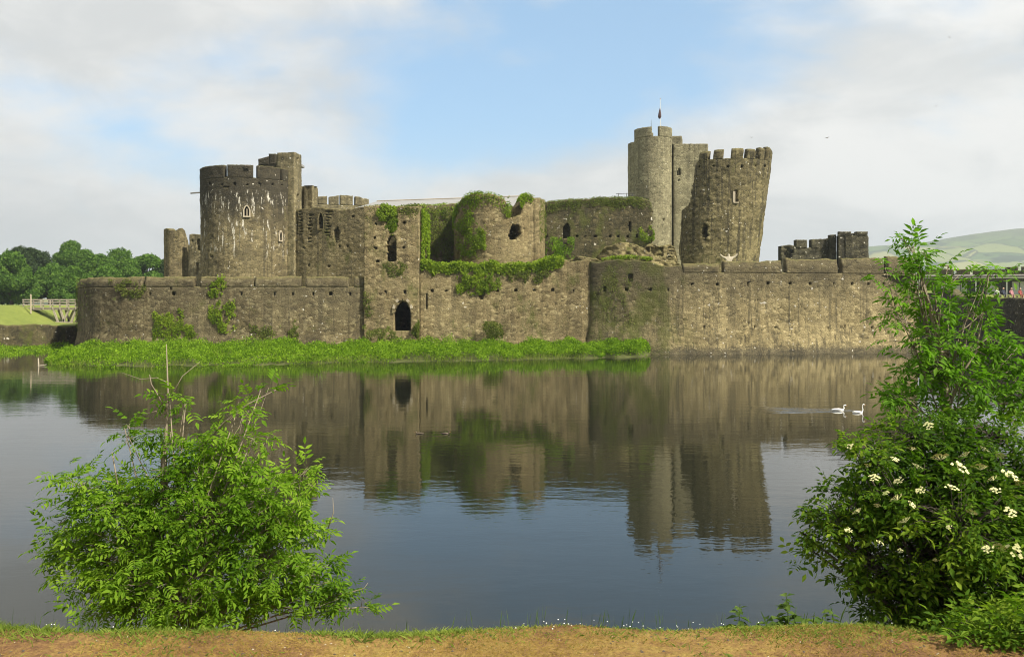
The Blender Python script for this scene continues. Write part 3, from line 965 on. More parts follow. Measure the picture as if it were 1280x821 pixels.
# ---- south-west curtain
SC1 = TH('curtain_wall', 'plain high inner wall with pointed lancet window beside the big round tower', 'wall', (PX(412, 113), 113, 6))
W5 = PathWall([(364, 117.3), (380, 116.2), (457, 113)])
t5 = prof(W5, [(366, 262), (374, 262), (380, 261), (390, 259.5), (402, 259), (410, 260.5), (425, 262), (440, 261), (457, 258)])
h5 = [('arch', 397.6, 265, 404.2, 286, 1.1), ('rag', 416.5, 284, 424.5, 302, 0.9), ('rect', 370.3, 266, 371.8, 294, 0.4)]
h5 += [('rect', x - 1.4, y - 1.4, x + 1.4, y + 1.4, 0.8) for x, y in ((379.5, 310), (424, 308), (434, 307.5), (441, 271), (386, 331), (411, 333))]
for k in range(9):     # torn toothing stones left by a vanished building
    h5 += [('rect', 373.5 + random.uniform(-1, 1), 264 + k * 3.6, 378 + random.uniform(-2, 1), 265.7 + k * 3.6, 0.22), ('rect', 386 + random.uniform(-2, 1), 268 + k * 4.2, 391 + random.uniform(-2, 2), 270 + k * 4.2, 0.25), ('rect', 407 + random.uniform(-2, 1), 264 + k * 3.7, 416 + random.uniform(-5, 1), 265.8 + k * 3.7, 0.25)]
wall_part('masonry', W5, 0, W5.L, 6.0, t5, 1.6, M['curtain'], SC1, 0.15, h5, rag=0.15)
arch_frame('window_frame', P(401, 286, 115.2), (0, -1, 0), 0.62, 2.1, 0.14, M['curtain'], SC1)

# ---- square merlon block and the far battlements behind
BK = TH('battlement', 'square-topped stone block standing behind the inner wall next to the turret', 'wall', (PX(386, 122), 122, 6))
WK = PathWall([(375.5, 121.5), (391, 120.4), (397.3, 123.5), (397.3, 127)])
wall_part('masonry', WK, 0, WK.L, 6.0, PZ(232.5, 121), 1.2, M['turret'], BK, 0.2, rag=0.08)
FB = TH('battlement', 'row of four broken merlons above the inner wall beside the pale hall roof', 'wall', (PX(430, 150), 150, 6))
WF = PathWall([(396.5, 149), (425, 150), (463, 152)])
wall_part('masonry', WF, 0, WF.L, 6.0, PZ(256, 150), 1.2, M['turret'], FB, 0.3)
for a, b, ya, yb in ((397.5, 408.8, 246, 245.5), (411, 423.5, 246.5, 244.5), (425.2, 441, 244, 244.8), (444, 461, 245.5, 249)):
    wall_part('merlon', WF, WF.u_of(a), WF.u_of(b), PZ(256.2, 150), prof(WF, [(a, ya), (b, yb)]), 0.9, M['turret'], FB, 0.2, out=0.03, rag=0.15)

# ---- great hall: hipped pale roof behind the block
HL = TH('great_hall', 'long great hall with pale grey hipped roof behind the ivy-topped towers', 'building', (0, 125, 8))
r0, r1 = P(471, 251.8, 129), P(655, 245.5, 122.5)
e0, e1 = P(438, 262, 122.5), P(668, 262, 116.5)
b0, b1 = Vector((e0.x, e0.y + 15, e0.z)), Vector((e1.x, e1.y + 15, e1.z))
g = Geo()
g.add([e0, e1, b1, b0, r0, r1], [(0, 1, 5, 4), (1, 2, 5), (2, 3, 4, 5), (3, 0, 4), (0, 3, 2, 1)])
g.build('roof', M['slate'], HL)
Geo().tube([r0 + Vector((0, 0, 0.05)), r1 + Vector((0, 0, 0.05))], [0.08, 0.08], 6).build('ridge', M['frame'], HL)
g = Geo()
g.add([(e0.x + .5, e0.y + .6, 7), (e1.x - .5, e1.y + .6, 7), (e1.x - .5, e1.y + 14.4, 7), (e0.x + .5, e0.y + 14.4, 7)] + [(e0.x + .5, e0.y + .6, e0.z - .05), (e1.x - .5, e1.y + .6, e0.z - .05), (e1.x - .5, e1.y + 14.4, e0.z - .05), (e0.x + .5, e0.y + 14.4, e0.z - .05)], [(0, 1, 5, 4), (1, 2, 6, 5), (2, 3, 7, 6), (3, 0, 4, 7)])
g.build('wall', M['curtain'], HL)

# ---- back wall of the dark recess
RB = TH('curtain_wall', 'shadowed ivy-hung wall at the back of the recess beside the tall block', 'wall', (PX(555, 110), 110, 9))
W6 = PathWall([(523, 109.5), (590, 110.5)])
wall_part('masonry', W6, 0, W6.L, 8.0, prof(W6, [(523, 257), (545, 256), (566, 255), (590, 258)]), 1.4, M['curtain'], RB, 0.2, [('rag', 541, 250, 563, 279, 0.0)], rag=0.2)

# ---- kitchen tower, rounded, with torn window
KT = TH('kitchen_tower', 'squat rounded ruin with grassy domed top and torn window hole, green at one side', 'tower', (PX(620, 106), 106, 9))
W7 = PathWall([(569, 111), (567, 107.5), (570, 104.6), (578, 102.8), (592, 101.5), (610, 100.9), (628, 100.8), (648, 101.2), (667, 102)], sm=15)
t7 = prof(W7, [(566, 282), (568, 266), (571, 257), (577, 249), (586, 244), (597, 241.6), (612, 242), (624, 245), (631, 250), (634, 256), (638, 260), (642, 259), (647, 255), (651, 250), (655, 245), (660, 242.5), (668, 247)])
h7 = [('rag', 635, 280, 651.5, 300.5, None), ('rag', 634, 256, 654, 271, 1.3)]
wall_part('masonry', W7, 0, W7.L, 8.5, t7, 1.5, M['wall_mid'], KT, 0.15, h7, rag=0.15)
W7b = PathWall([(667, 102.3), (674, 102.2)])
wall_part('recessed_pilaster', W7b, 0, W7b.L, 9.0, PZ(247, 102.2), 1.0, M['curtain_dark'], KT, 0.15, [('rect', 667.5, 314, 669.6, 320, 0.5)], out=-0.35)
W7c = PathWall([(673.6, 101.9), (681, 106.5)])
wall_part('side_wall', W7c, 0, W7c.L, 9.0, prof(W7c, [(673, 248), (681, 250)]), 1.0, M['wall_mid'], KT, 0.15, rag=0.15)
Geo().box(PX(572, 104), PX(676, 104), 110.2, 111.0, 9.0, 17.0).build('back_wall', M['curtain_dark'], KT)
g = Geo()
g.box(PX(580, 104), PX(672, 104), 103.8, 110.1, 16.3, 16.6)
g.build('floor', M['terrace'], KT)

# ---- east inner curtain
EC = TH('curtain_wall', 'dark mossy inner wall with row of beam holes between rounded ruin and keep', 'wall', (PX(745, 113), 113, 9))
W8 = PathWall([(674, 113), (742, 112.6), (816.5, 112.8)])
t8 = prof(W8, [(674, 254), (690, 252.5), (705, 250.5), (725, 249.5), (745, 248), (765, 247.5), (790, 247.5), (806, 248.5), (812, 251), (816, 256)])
h8 = small_holes([721, 732, 744, 762, 773, 784.5, 796, 813], 295.5, 1.6) + [('rect', 786.1, 277, 788.1, 289.5, 1.2), ('rect', 785, 281, 789.2, 282.5, 1.2), ('arch', 703.2, 279, 712.5, 299, 1.1), ('rag', 676, 286, 684, 300, 0.8)]
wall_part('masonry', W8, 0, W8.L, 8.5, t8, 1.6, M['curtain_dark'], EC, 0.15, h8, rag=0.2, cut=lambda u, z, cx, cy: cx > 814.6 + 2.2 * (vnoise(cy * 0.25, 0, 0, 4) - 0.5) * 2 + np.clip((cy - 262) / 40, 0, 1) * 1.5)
# handrail on the wall head
HR = TH('handrail', 'thin metal handrail on top of the dark mossy wall before the keep', 'railing', P(780, 247, 113.5))
for x in (773, 783, 791):
    Geo().tube([P(x, 250, 113.6), P(x, 241.5, 113.6)], [0.04, 0.04], 5).build('post', M['steel'], HR)
Geo().tube([P(770, 242.2, 113.6), P(793, 241.8, 113.6)], [0.04, 0.04], 5).build('rail', M['steel'], HR)
Geo().tube([P(786, 244.4, 113.6), P(794, 244.2, 113.6)], [0.05, 0.05], 5).build('rail', M['steel'], HR)

# ---- fallen masonry humps on the terrace
for pts, tp, T, lab in (([(742, 105), (775, 103.5), (812, 104), (828, 105.5)], [(742, 326), (750, 317), (757, 309), (768, 303.5), (780, 302.5), (793, 304), (803, 309), (812, 316), (820, 321), (828, 326)], 3.2, 'domed hump of fallen masonry with turf on it behind the mossy wall'),
                       ([(804, 107), (826, 106.5), (848, 107)], [(804, 313), (809, 307), (815, 305), (822, 308), (826, 306.5), (838, 306), (843, 308), (846, 318), (848, 328)], 3.0, 'layered block of fallen masonry at the foot of the leaning tower')):
    rb = TH('masonry_hump', lab, 'ruin', (PX(pts[1][0], pts[1][1]), pts[1][1] + 1, 9), group='fallen masonry on the terrace')
    WR = PathWall(pts, sm=15)
    hr = [('rag', 806, 308, 812, 318, 0.6), ('rect', 814, 309, 829, 320, 0.35)] + [('rect', 828 + random.uniform(-3, 8), y, 847, y + 1.2, 0.35) for y in (309, 313, 317, 321)] if 'layered' in lab else []
    wall_part('masonry', WR, 0, WR.L, 8.6, prof(WR, tp), T, M['rubble'], rb, 0.15, hr, rag=0.25, amt=0.45)
W9 = PathWall([(690, 101), (720, 100), (760, 99.5), (800, 99.8), (850, 100.5)])
rb = TH('masonry_hump', 'low rough ledge of crumbled stone along the wall top beside the leaning tower', 'ruin', (PX(770, 100), 100, 9), group='fallen masonry on the terrace')
wall_part('masonry', W9, 0, W9.L, 8.8, prof(W9, [(690, 329), (705, 325), (720, 321), (735, 321), (750, 324), (765, 321), (790, 320), (810, 322), (830, 325), (850, 329)]), 2.4, M['rubble'], rb, 0.17, rag=0.3, amt=0.4)

# ---- keep (far gatehouse) with the flag
KP = TH('keep', 'pale tall keep with round stair tower and notched top, flagpole above', 'tower', (PX(830, 143), 143, 8))
D2 = Drum(816.3, 142.0, 3.03, z0=8)
zk = PZ(171, 139.5)
drum_part('round_tower', D2, -math.pi, math.pi, 8.0, zk, 0.9, M['keep'], KP, 0.2, [('rect', 829, 273, 831.5, 276, 0.6), ('rect', 838, 258, 839, 260, 0.6)], amt=0.06)
for a, b in ((-92, -13), (8.5, 68), (80, 150), (170, 255)):
    drum_part('merlon', D2, R(a), R(b), zk - 0.07, PZ(158.4, 139.5) if a != -92 else PZ(159.2, 139.5), 0.6, M['keep'], KP, 0.2, out=0.008, amt=0.06)
disc('tower_roof', D2, zk - 0.1, 2.5, M['slate'], KP)
D3 = Drum(808.5, 145.5, 3.1, z0=8)
drum_part('drum_tower', D3, -math.pi, 0.6, 8.0, PZ(179.5, 145), 0.9, M['keep'], KP, 0.2, amt=0.06)
disc('tower_roof', D3, PZ(179.5, 145) - 0.4, 2.5, M['slate'], KP)
W10 = PathWall([(840.2, 146), (839.9, 141.6), (842, 140.6), (884.5, 140.2), (885, 146)])
wall_part('chamber_block', W10, 0, W10.L, 8.0, prof(W10, [(838, 180.5), (860, 180), (884, 179.5), (886, 182)]), 1.0, M['keep'], KP, 0.2, [('arch', 846.6, 210.5, 851.4, 219.5, 0.8), ('rect', 848.3, 223, 850, 226, 0.5)], amt=0.06, rag=0.06)
Geo().box(PX(842, 142), PX(884, 142), 141.3, 147, PZ(183, 142) - 0.3, PZ(183, 142)).build('chamber_roof', M['slate'], KP)
W11 = PathWall([(836, 149), (852, 148.6), (853, 152)])
wall_part('back_turret', W11, 0, W11.L, 20.0, PZ(170.2, 148.8), 0.9, M['keep'], KP, 0.25, amt=0.06)
FP = TH('flagpole', 'thin flagpole with dark furled flag on top of the keep', 'flagpole', P(825.5, 171, 142))
Geo().tube([P(825.6, 171.5, 142), P(825.4, 124, 142)], [0.05, 0.03], 6).build('pole', M['white'], FP)
Geo().tube([P(825.4, 124.2, 142), P(825.4, 123.2, 142)], [0.1, 0.07], 6).build('finial', M['frame'], FP)
V = []
fl = [(135, 0.0), (138, 0.10), (142, 0.2), (146, 0.26), (148.5, 0.12)]
Geo().tube([P(825.0 - 0.6 * i / 4, y, 141.95) for i, (y, r) in enumerate(fl)], [0.02 + r for y, r in fl], 6).build('flag', M['flag'], FP)
Geo().tube([P(814, 160, 142), P(814, 150, 142)], [0.05, 0.02], 5).build('antenna', M['steel'], KP)

# ---- leaning tower
LT = TH('leaning_tower', 'leaning broken round tower with ragged torn edge and crumbling merlons', 'tower', (PX(895, 113), 113, 8))
zl0 = 9.0
D4 = Drum(893.2, 114.5, 5.3, lean=(0.098, 0.0), z0=zl0, taper=-0.028)
zlc = PZ(199, 109.5)


def torn(u, z, cx, cy):
    xl_ = np.interp(cy, [180, 190, 200, 215, 228, 240, 252, 257, 263, 270, 285, 300, 318, 335], [873, 873, 871.5, 868.5, 866.5, 864.5, 863.5, 860, 852, 849, 846.5, 845.5, 849, 853])
    xl_ = xl_ + 2.2 * (vnoise(cy * 0.22, 0.5, 0, 12) - 0.5) + 1.6 * (vnoise(cy * 0.7, 0.5, 0, 13) - 0.5)
    return (cx < xl_) & (u < 0.5)


hl = [('arch', 917.2, 237.5, 922.4, 252.5, 1.4), ('rag', 877.5, 279, 884.5, 300, 1.3), ('rect', 878.5, 283, 883.5, 297, 1.3)]
hl += small_holes([873.5, 892, 909.5, 927, 944.5, 956], 208.5, 1.3, 0.6)
drum_part('masonry', D4, R(-75), R(125), 7.0, zlc, 1.7, M['leaning'], LT, 0.15, hl, cut=torn, amt=0.16, flat=zlc)


lt_ang = lambda px, z: drum_ang(D4, px, z)
for a, b, yt in ((873.5, 884.3, 189.5), (891.3, 903.6, 187), (914, 928.8, 185.2), (933.4, 943.6, 186.2), (949.5, 955, 184.8), (959.5, 964.3, 185.5)):
    aa, bb = lt_ang(a, zlc), lt_ang(b, zlc)
    zt = PZ(yt, D4.cy - D4.R * math.cos((aa + bb) / 2) * 1.05)
    drum_part('merlon', D4, aa, bb, zlc - 0.07, zt, 0.8, M['leaning'], LT, 0.15, out=0.006, amt=0.16, chamfer=0.25, flat=zlc)
for a in (95, 112):
    drum_part('merlon', D4, R(a), R(a + 10), zlc - 0.03, zlc + 1.0, 0.8, M['leaning'], LT, 0.2, out=0.04, amt=0.2)
D4b = Drum(897, 114.5, 5.0, lean=(0.098, 0.0), z0=zl0, taper=-0.028)
ang = lt_ang(918.2, 19.5)
rr = D4.R - D4.taper * 10 + 0.1
cx_ = D4.cx + D4.lean[0] * 10
Geo().box(cx_ + rr * math.sin(ang) - 0.17, cx_ + rr * math.sin(ang) + 0.12, D4.cy - rr * math.cos(ang) - 0.02, D4.cy - rr * math.cos(ang) + 0.5, PZ(252.8, 109), PZ(239.5, 109)).build('window_jamb', M['frame'], LT)
Geo().box(cx_ + rr * math.sin(ang) - 0.1, cx_ + rr * math.sin(ang) + 0.55, D4.cy - rr * math.cos(ang) - 0.04, D4.cy - rr * math.cos(ang) + 0.5, PZ(254, 109), PZ(252.9, 109)).build('window_sill', M['frame'], LT)

# ---- carved figure holding up the tower
ST = TH('statue', 'pale carved wooden figure with both arms raised before the leaning tower', 'statue', (PX(911, 104), 104, 8.7))


def skin_figure(name, verts, edges, rad, mat, parent, levels=1):
    lo = LOC[parent.name]
    me = bpy.data.meshes.new(name)
    me.from_pydata([tuple(v) for v in verts], edges, [])
    o = bpy.data.objects.new(name, me)
    COL.objects.link(o)
    o.parent = parent
    sk = o.modifiers.new('skin', 'SKIN')
    sb = o.modifiers.new('sub', 'SUBSURF')
    sb.levels = sb.render_levels = levels
    lay = me.skin_vertices[0].data if me.skin_vertices else None
    if lay is None:
        bpy.context.view_layer.objects.active = o
        bpy.ops.mesh.customdata_skin_add()
        lay = me.skin_vertices[0].data
    for i, r in enumerate(rad):
        lay[i].radius = (r, r)
        lay[i].use_root = (i == 0)
    dg = bpy.context.evaluated_depsgraph_get()
    nm = bpy.data.meshes.new_from_object(o.evaluated_get(dg))
    o.modifiers.clear()
    o.data = nm
    nm.name = name
    nm.materials.clear()
    nm.materials.append(mat)
    LOC[o.name] = Vector(lo)
    return o


zt_ = PZ(330, 104)          # wall-top line seen from the camera
h = 3.2                     # figure height, most of it hidden by the wall
hz = PZ(316, 104) - 8.7
sv = [(0, 0, hz - 1.75), (0, 0, hz - 1.2), (0, 0, hz - 0.75), (0, 0, hz - 0.45), (0, 0, hz - 0.28), (0, 0, hz - 0.12),
      (-0.38, 0, hz - 0.62), (-0.72, 0, hz - 0.50), (-0.98, -0.05, hz - 0.25), (-1.06, -0.05, hz - 0.16),
      (0.38, 0, hz - 0.62), (0.70, 0, hz - 0.48), (0.93, -0.05, hz - 0.22), (1.0, -0.05, hz - 0.12),
      (-0.22, 0, hz - 2.3), (-0.24, 0, 0.05), (0.22, 0, hz - 2.3), (0.24, 0, 0.05)]
se = [(0, 1), (1, 2), (2, 3), (3, 4), (4, 5), (2, 6), (6, 7), (7, 8), (8, 9), (2, 10), (10, 11), (11, 12), (12, 13), (0, 14), (14, 15), (0, 16), (16, 17)]
sr = [0.24, 0.26, 0.27, 0.12, 0.15, 0.13, 0.15, 0.12, 0.09, 0.08, 0.15, 0.12, 0.09, 0.08, 0.16, 0.13, 0.16, 0.13]
skin_figure('body', sv, se, sr, M['palewood'], ST)

# ---- low ruin to the right, its shadow put into the dark stone colour
RR = TH('ruined_gate', 'low shade-darkened ruin with square battlements rising behind the outer wall corner', 'ruin', (PX(1030, 124), 124, 8))
WRn = PathWall([(973.5, 126), (976, 123.5), (995, 123.8), (1047, 124.2)])
trr = prof(WRn, [(973, 309), (978, 307), (986, 306), (994, 308), (995, 310), (1008, 310), (1024, 309.5), (1030, 308), (1032, 302), (1036, 298), (1039, 296), (1047, 318)])
wall_part('masonry', WRn, 0, WRn.u_of(1041), 8.0, trr, 1.3, M['dark'], RR, 0.17, [('rag', 981, 311, 992, 322, 0.6)], rag=0.12, amt=0.2)
for a, b, y0, y1 in ((995, 1008.5, 300, 299.8), (1014, 1032, 299.3, 298.5)):
    wall_part('merlon', WRn, WRn.u_of(a), WRn.u_of(b), PZ(310.5, 124), prof(WRn, [(a, y0), (b, y1)]), 0.8, M['dark'], RR, 0.17, out=0.05, rag=0.06)
WP = PathWall([(1038.2, 123.4), (1045.2, 123.4)])
wall_part('pier', WP, 0, WP.L, 8.0, PZ(293.3, 123.4), 1.1, M['dark'], RR, 0.17)
WT = PathWall([(1047.2, 126.5), (1047.6, 122.6), (1084.6, 122.6), (1085.6, 126)])
wall_part('square_tower', WT, 0, WT.L, 8.0, PZ(294.5, 122.6), 1.0, M['dark'], RR, 0.17, [('rect', 1061.5, 306, 1063.5, 308, 0.4), ('rect', 1077.5, 306, 1079.5, 308, 0.4)])
for a, b in ((1047.8, 1063.8), (1070.3, 1084.3)):
    wall_part('merlon', WT, WT.u_of(a), WT.u_of(b), PZ(294.6, 122.6), PZ(289.6, 122.6), 0.8, M['dark'], RR, 0.17, out=0.03)
wall_part('merlon', WT, WT.u_of(1063.9), WT.u_of(1070.2), PZ(294.6, 122.6), PZ(291.8, 122.6), 0.8, M['dark'], RR, 0.17, out=0.02, holes=[('rect', 1066.2, 293, 1068.2, 296, None)])

# ---- ruins on the left
LS = TH('tower_stump', 'narrow broken tower stump with notched top left of the big round tower', 'ruin', (PX(220, 135), 135, 6))
WS = PathWall([(205, 138), (205.2, 134.5), (212, 133.4), (227, 133.4), (236.5, 135), (237, 139)], sm=9)
tls = prof(WS, [(205, 287), (208, 285.5), (216, 286.5), (219, 289), (222, 287), (228, 285.3), (231, 288), (233, 296), (235, 302), (237, 312)])
wall_part('masonry', WS, 0, WS.L, 5.5, tls, 1.1, M['curtain'], LS, 0.18, rag=0.12)
LS2 = TH('ruined_wall', 'fragment of lit wall with a window gap between stump and round tower', 'ruin', (PX(245, 132), 132, 6))
WS2 = PathWall([(235.5, 132.5), (256, 131.5)])
wall_part('masonry', WS2, 0, WS2.L, 5.5, prof(WS2, [(235, 293.5), (240, 293), (256, 294)]), 1.0, M['turret'], LS2, 0.17, [('arch', 246, 298, 250, 313, None), ('rect', 239.5, 300, 241, 303, 0.4), ('arch', 244.5, 328, 248.5, 344, 0.8)], rag=0.12, cut=lambda u, z, cx, cy: (cx < 236.8 - 2 * (cy > 306)) & (cy < 308))


# ------------------------------------------------------------------ banks and the left side
def leaf_mesh(pos, ax, nr, ln, wd, fold=0.25):
    """N folded leaf blades: base, two sides, tip"""
    ax = ax / (np.linalg.norm(ax, axis=1, keepdims=True) + 1e-9)
    sd = np.cross(nr, ax)
    sd = sd / (np.linalg.norm(sd, axis=1, keepdims=True) + 1e-9)
    n2 = np.cross(ax, sd)
    ln, wd = ln[:, None], wd[:, None]
    mid = pos + ax * ln * 0.45
    V = np.stack([pos, mid + sd * wd / 2 + n2 * wd * fold, pos + ax * ln, mid - sd * wd / 2 + n2 * wd * fold], 1)
    N = len(pos)
    b = np.arange(N)[:, None] * 4
    T = np.concatenate([b + np.array([[0, 2, 1]]), b + np.array([[0, 3, 2]])], 1).reshape(-1, 3)
    return V.reshape(-1, 3), T


def rdir(n, up=0.0):
    v = RNG.normal(size=(n, 3))
    v[:, 2] += up
    return v / np.linalg.norm(v, axis=1, keepdims=True)


def kinded(o, kind):
    o['kind'] = kind
    return o


# grassy berm at the foot of the outer wall
BE_px = np.array([56, 62, 90, 150, 300, 450, 600, 700, 770, 800, 811, 816])
BE_y = np.array([452, 457, 460, 461, 459, 455, 452, 450, 447.5, 445.5, 443, 441.5])


def berm_front(px):
    wob = 0.9 * (fbm(px * 0.045, 0, 0, 6, 3) - 0.5)
    return 5500.0 / (np.interp(px, BE_px, BE_y) - 385.0) + 5.0 * wob


def berm_back(px):
    return np.interp(px, [56, 62, 80, 97, 110, 738, 816], [79, 83, 92, 100, 98, 97.5, 95.6])


def berm_z(t):
    return -0.30 + 1.0 * np.clip(t / 0.85, 0, 1) ** 0.6


pxs = np.linspace(56, 816, 220)
ts = np.linspace(0, 1, 14)
PXg, Tg = np.meshgrid(pxs, ts, indexing='ij')
Dg = berm_front(PXg) * (1 - Tg) + berm_back(PXg) * Tg
V = np.stack([(PXg - 640) / F * Dg, Dg, -0.3 + (berm_z(Tg) + 0.3) * np.clip((PXg - 54) / 60, 0.25, 1) + 0.25 * (fbm(PXg * 0.1, Dg * 0.6, 0, 2) - 0.5)], -1).reshape(-1, 3)
a = (np.arange(len(pxs) - 1)[:, None] * len(ts) + np.arange(len(ts) - 1)[None]).ravel()
o = mk('bank', V, np.stack([a, a + len(ts), a + len(ts) + 1, a + 1], -1), M['mud'], smooth=True)
o['kind'] = 'structure'


def undergrowth(name, label, px, t, front, back, zf, n_per, hmul, mat, lsize=(0.16, 0.34)):
    d = front(px) * (1 - t) + back(px) * t
    x, y, z = (px - 640) / F * d, d, -0.3 + (zf(t) + 0.3) * np.clip((px - 54) / 60 if front is berm_front else px * 0 + 1, 0.25, 1)
    mx, my, mr, mh = mounds
    md = np.zeros(len(px))
    for k in range(len(mx)):
        w_ = np.abs(x - mx[k]) < mr[k]
        md[w_] = np.maximum(md[w_], mh[k] * (1 - ((x[w_] - mx[k]) ** 2 + (y[w_] - my[k]) ** 2 * 0.5) / mr[k] ** 2))
    hh = md + hmul * (0.12 + 3.2 * np.clip(fbm(x * 0.42, y * 0.42, 0, 33, 3) - 0.25, 0, 1) ** 1.6) * (0.5 + RNG.random(len(px)))
    N = len(px)
    ht = RNG.random(N) ** 0.45 * hh
    pos = np.stack([x, y, z + ht], -1)
    ax = rdir(N, 0.7)
    nr = rdir(N, 1.2)
    ln = RNG.uniform(*lsize, N)
    V, T = leaf_mesh(pos, ax, nr, ln, ln * RNG.uniform(0.35, 0.7, N))
    o = mk(name, V, T, mat)
    o['kind'] = 'stuff'
    o['label'] = label
    o['category'] = 'undergrowth'
    return o


mpx = np.concatenate([RNG.uniform(70, 812, 420), RNG.uniform(470, 812, 160)])
mt_ = np.concatenate([RNG.random(420) * 0.9 + 0.06, RNG.random(160) ** 1.5 * 0.4 + 0.06])
md_ = berm_front(mpx) * (1 - mt_) + berm_back(mpx) * mt_
mr_ = RNG.uniform(0.5, 1.5, 580)
mounds = ((mpx - 640) / F * md_, md_, mr_, mr_ * RNG.uniform(0.25, 0.75, 580))
N = 150000
bpx = RNG.uniform(57, 815, N)
bt = RNG.random(N) ** 0.75
keep = bt > 0.03 + 0.12 * np.clip((fbm(bpx * 0.06, 0, 0, 83, 3) - 0.42) * 5, 0, 1)
undergrowth('undergrowth', 'bright green nettles and grass along the foot of the castle wall', bpx[keep], bt[keep] * 0.97, berm_front, berm_back, berm_z, 1, 0.50, M['berm'], (0.10, 0.24))

N = 16000
gpx = RNG.uniform(62, 812, N)
gt = RNG.random(N)
gd = berm_front(gpx) * (1 - gt) + berm_back(gpx) * gt
gx = (gpx - 640) / F * gd
ok = fbm(gx * 0.3, gd * 0.3, 0, 77, 3) > 0.5
gx, gd, gt, gpx = gx[ok], gd[ok], gt[ok], gpx[ok]
gz = -0.3 + (berm_z(gt) + 0.3) * np.clip((gpx - 54) / 60, 0.25, 1)
ax = rdir(len(gx), 3.0)
ln = RNG.uniform(0.35, 0.85, len(gx))
V, T = leaf_mesh(np.stack([gx, gd, gz], -1), ax, rdir(len(gx)), ln, np.full(len(gx), 0.035), 0.1)
kinded(tag(mk('tall_grass', V, T, M['grass']), 'pale tall grass standing among the nettles under the castle wall', 'grass'), 'stuff')

# left moat: low dark wall, bank below it, lawn above
LW = TH('retaining_wall', 'low dark overgrown stone wall below the lawn beside the bridge', 'wall', (-60, 108, 0))
W12 = PathWall([(-110, 103), (0, 106), (60, 109), (112, 116)], sm=9)
wall_part('masonry', W12, 0, W12.L, -0.8, prof(W12, [(-110, 405), (0, 405.5), (15, 406.5), (45, 405), (55, 405.5), (75, 408), (112, 408)]), 1.2, M['curtain_dark'], LW, 0.25, rag=0.18, amt=0.2)
bl_f = lambda px: 5500.0 / (np.interp(px, [-120, 0, 40, 97, 120], [451, 448, 443, 437, 436]) - 385.0)
bl_b = lambda px: np.maximum(np.interp(px, [-120, 0, 60, 120], [103, 106, 109, 117]) - 0.3, bl_f(px) + 0.5)
N = 14000
undergrowth('undergrowth', 'green weeds on the bank under the low dark wall', RNG.uniform(-118, 118, N), RNG.random(N) ** 0.8, bl_f, bl_b, lambda t: -0.3 + 0.6 * t, 1, 0.35, M['berm'], (0.10, 0.24))
pxs = np.linspace(-120, 120, 60)
PXg, Tg = np.meshgrid(pxs, ts, indexing='ij')
Dg = bl_f(PXg) * (1 - Tg) + bl_b(PXg) * Tg
V = np.stack([(PXg - 640) / F * Dg, Dg, -0.35 + 0.6 * Tg], -1).reshape(-1, 3)
a = (np.arange(len(pxs) - 1)[:, None] * len(ts) + np.arange(len(ts) - 1)[None]).ravel()
o = mk('bank', V, np.stack([a, a + len(ts), a + len(ts) + 1, a + 1], -1), M['mud'], smooth=True)
o['kind'] = 'structure'


Xl, Sl = np.meshgrid(np.linspace(-200, -40, 80), np.linspace(0, 1, 60) ** 1.5, indexing='ij')
fl = np.interp(Xl, [-200, -70.2, -61.7, -57.5, -55.7, -40], [102.6, 103.7, 106.7, 109.7, 116.9, 119])
Yl = fl + Sl * (240 - fl)
sb = np.clip((-69.5 - Xl) / 6.5, 0, 1)
sb = sb * sb * (3 - 2 * sb)
Zl = 2.72 + 2.75 * np.maximum(np.clip((Yl - fl) / 30, 0, 1) ** 0.8 * sb, np.clip((Yl - 139) / 28, 0, 1))
V = np.stack([Xl, Yl, Zl], -1).reshape(-1, 3)
a = (np.arange(79)[:, None] * 60 + np.arange(59)[None]).ravel()
kinded(mk('lawn', V, np.stack([a, a + 60, a + 61, a + 1], -1), M['lawn'], smooth=True), 'structure')

# timber footbridge
BR = TH('footbridge', 'timber footbridge with post and rail sides on raking legs by the bastion', 'bridge', (PX(62, 135), 135, 3))
db = 135.0
zd = PZ(385, db)
xa, xb = PX(28.5, db), PX(102, db)
n = 28
for k in range(n):
    x0 = xa + (xb - xa) * k / n
    Geo().box(x0, x0 + (xb - xa) / n - 0.02, db, db + 2.0, zd, zd + 0.07).build('plank', M['wood'], BR)
for yy in (db + 0.1, db + 1.75):
    Geo().box(xa, xb, yy, yy + 0.16, zd - 0.28, zd - 0.003).build('beam', M['wood'], BR)
for pp in (29.5, 42, 54, 66, 75, 86, 95):
    for yy in (db - 0.1, db + 2.0):
        x0 = PX(pp, db)
        Geo().box(x0 - 0.08, x0 + 0.08, yy, yy + 0.11, zd - 0.25, PZ(374.2, db)).build('post', M['wood'], BR)
for yy in (db - 0.13, db + 2.12):
    for y0 in (374.5, 377.5, 380.8):
        zz = PZ(y0, db)
        Geo().box(xa, xb, yy - 0.05, yy + 0.02, zz - 0.09, zz + 0.07).build('rail', M['wood'], BR)
for (x0, y0, x1, y1) in ((65.5, 386, 72.5, 403), (74.5, 386, 80.5, 403), (86, 386, 77, 403), (94.5, 386, 87, 404)):
    for yy in (db + 0.2, db + 1.7):
        Geo().bar(P(x0, y0, db) + Vector((0, yy - db, 0)), P(x1, y1 + 2, db) + Vector((0, yy - db, 0)), 0.24, 0.24).build('leg', M['wood'], BR)
Geo().bar(P(69, 403, db) + Vector((0, 0.2, 0)), P(90, 403.5, db) + Vector((0, 0.2, 0)), 0.28, 0.28).build('ground_beam', M['wood'], BR)
PO = TH('marker_post', 'pale upright post at the near end of the timber footbridge', 'post', (PX(38.5, 133), 133, PZ(388, 133)))
Geo().tube([P(38.5, 392, 133), P(38.5, 369.5, 133)], [0.11, 0.11], 8).build('shaft', M['frame'], PO)
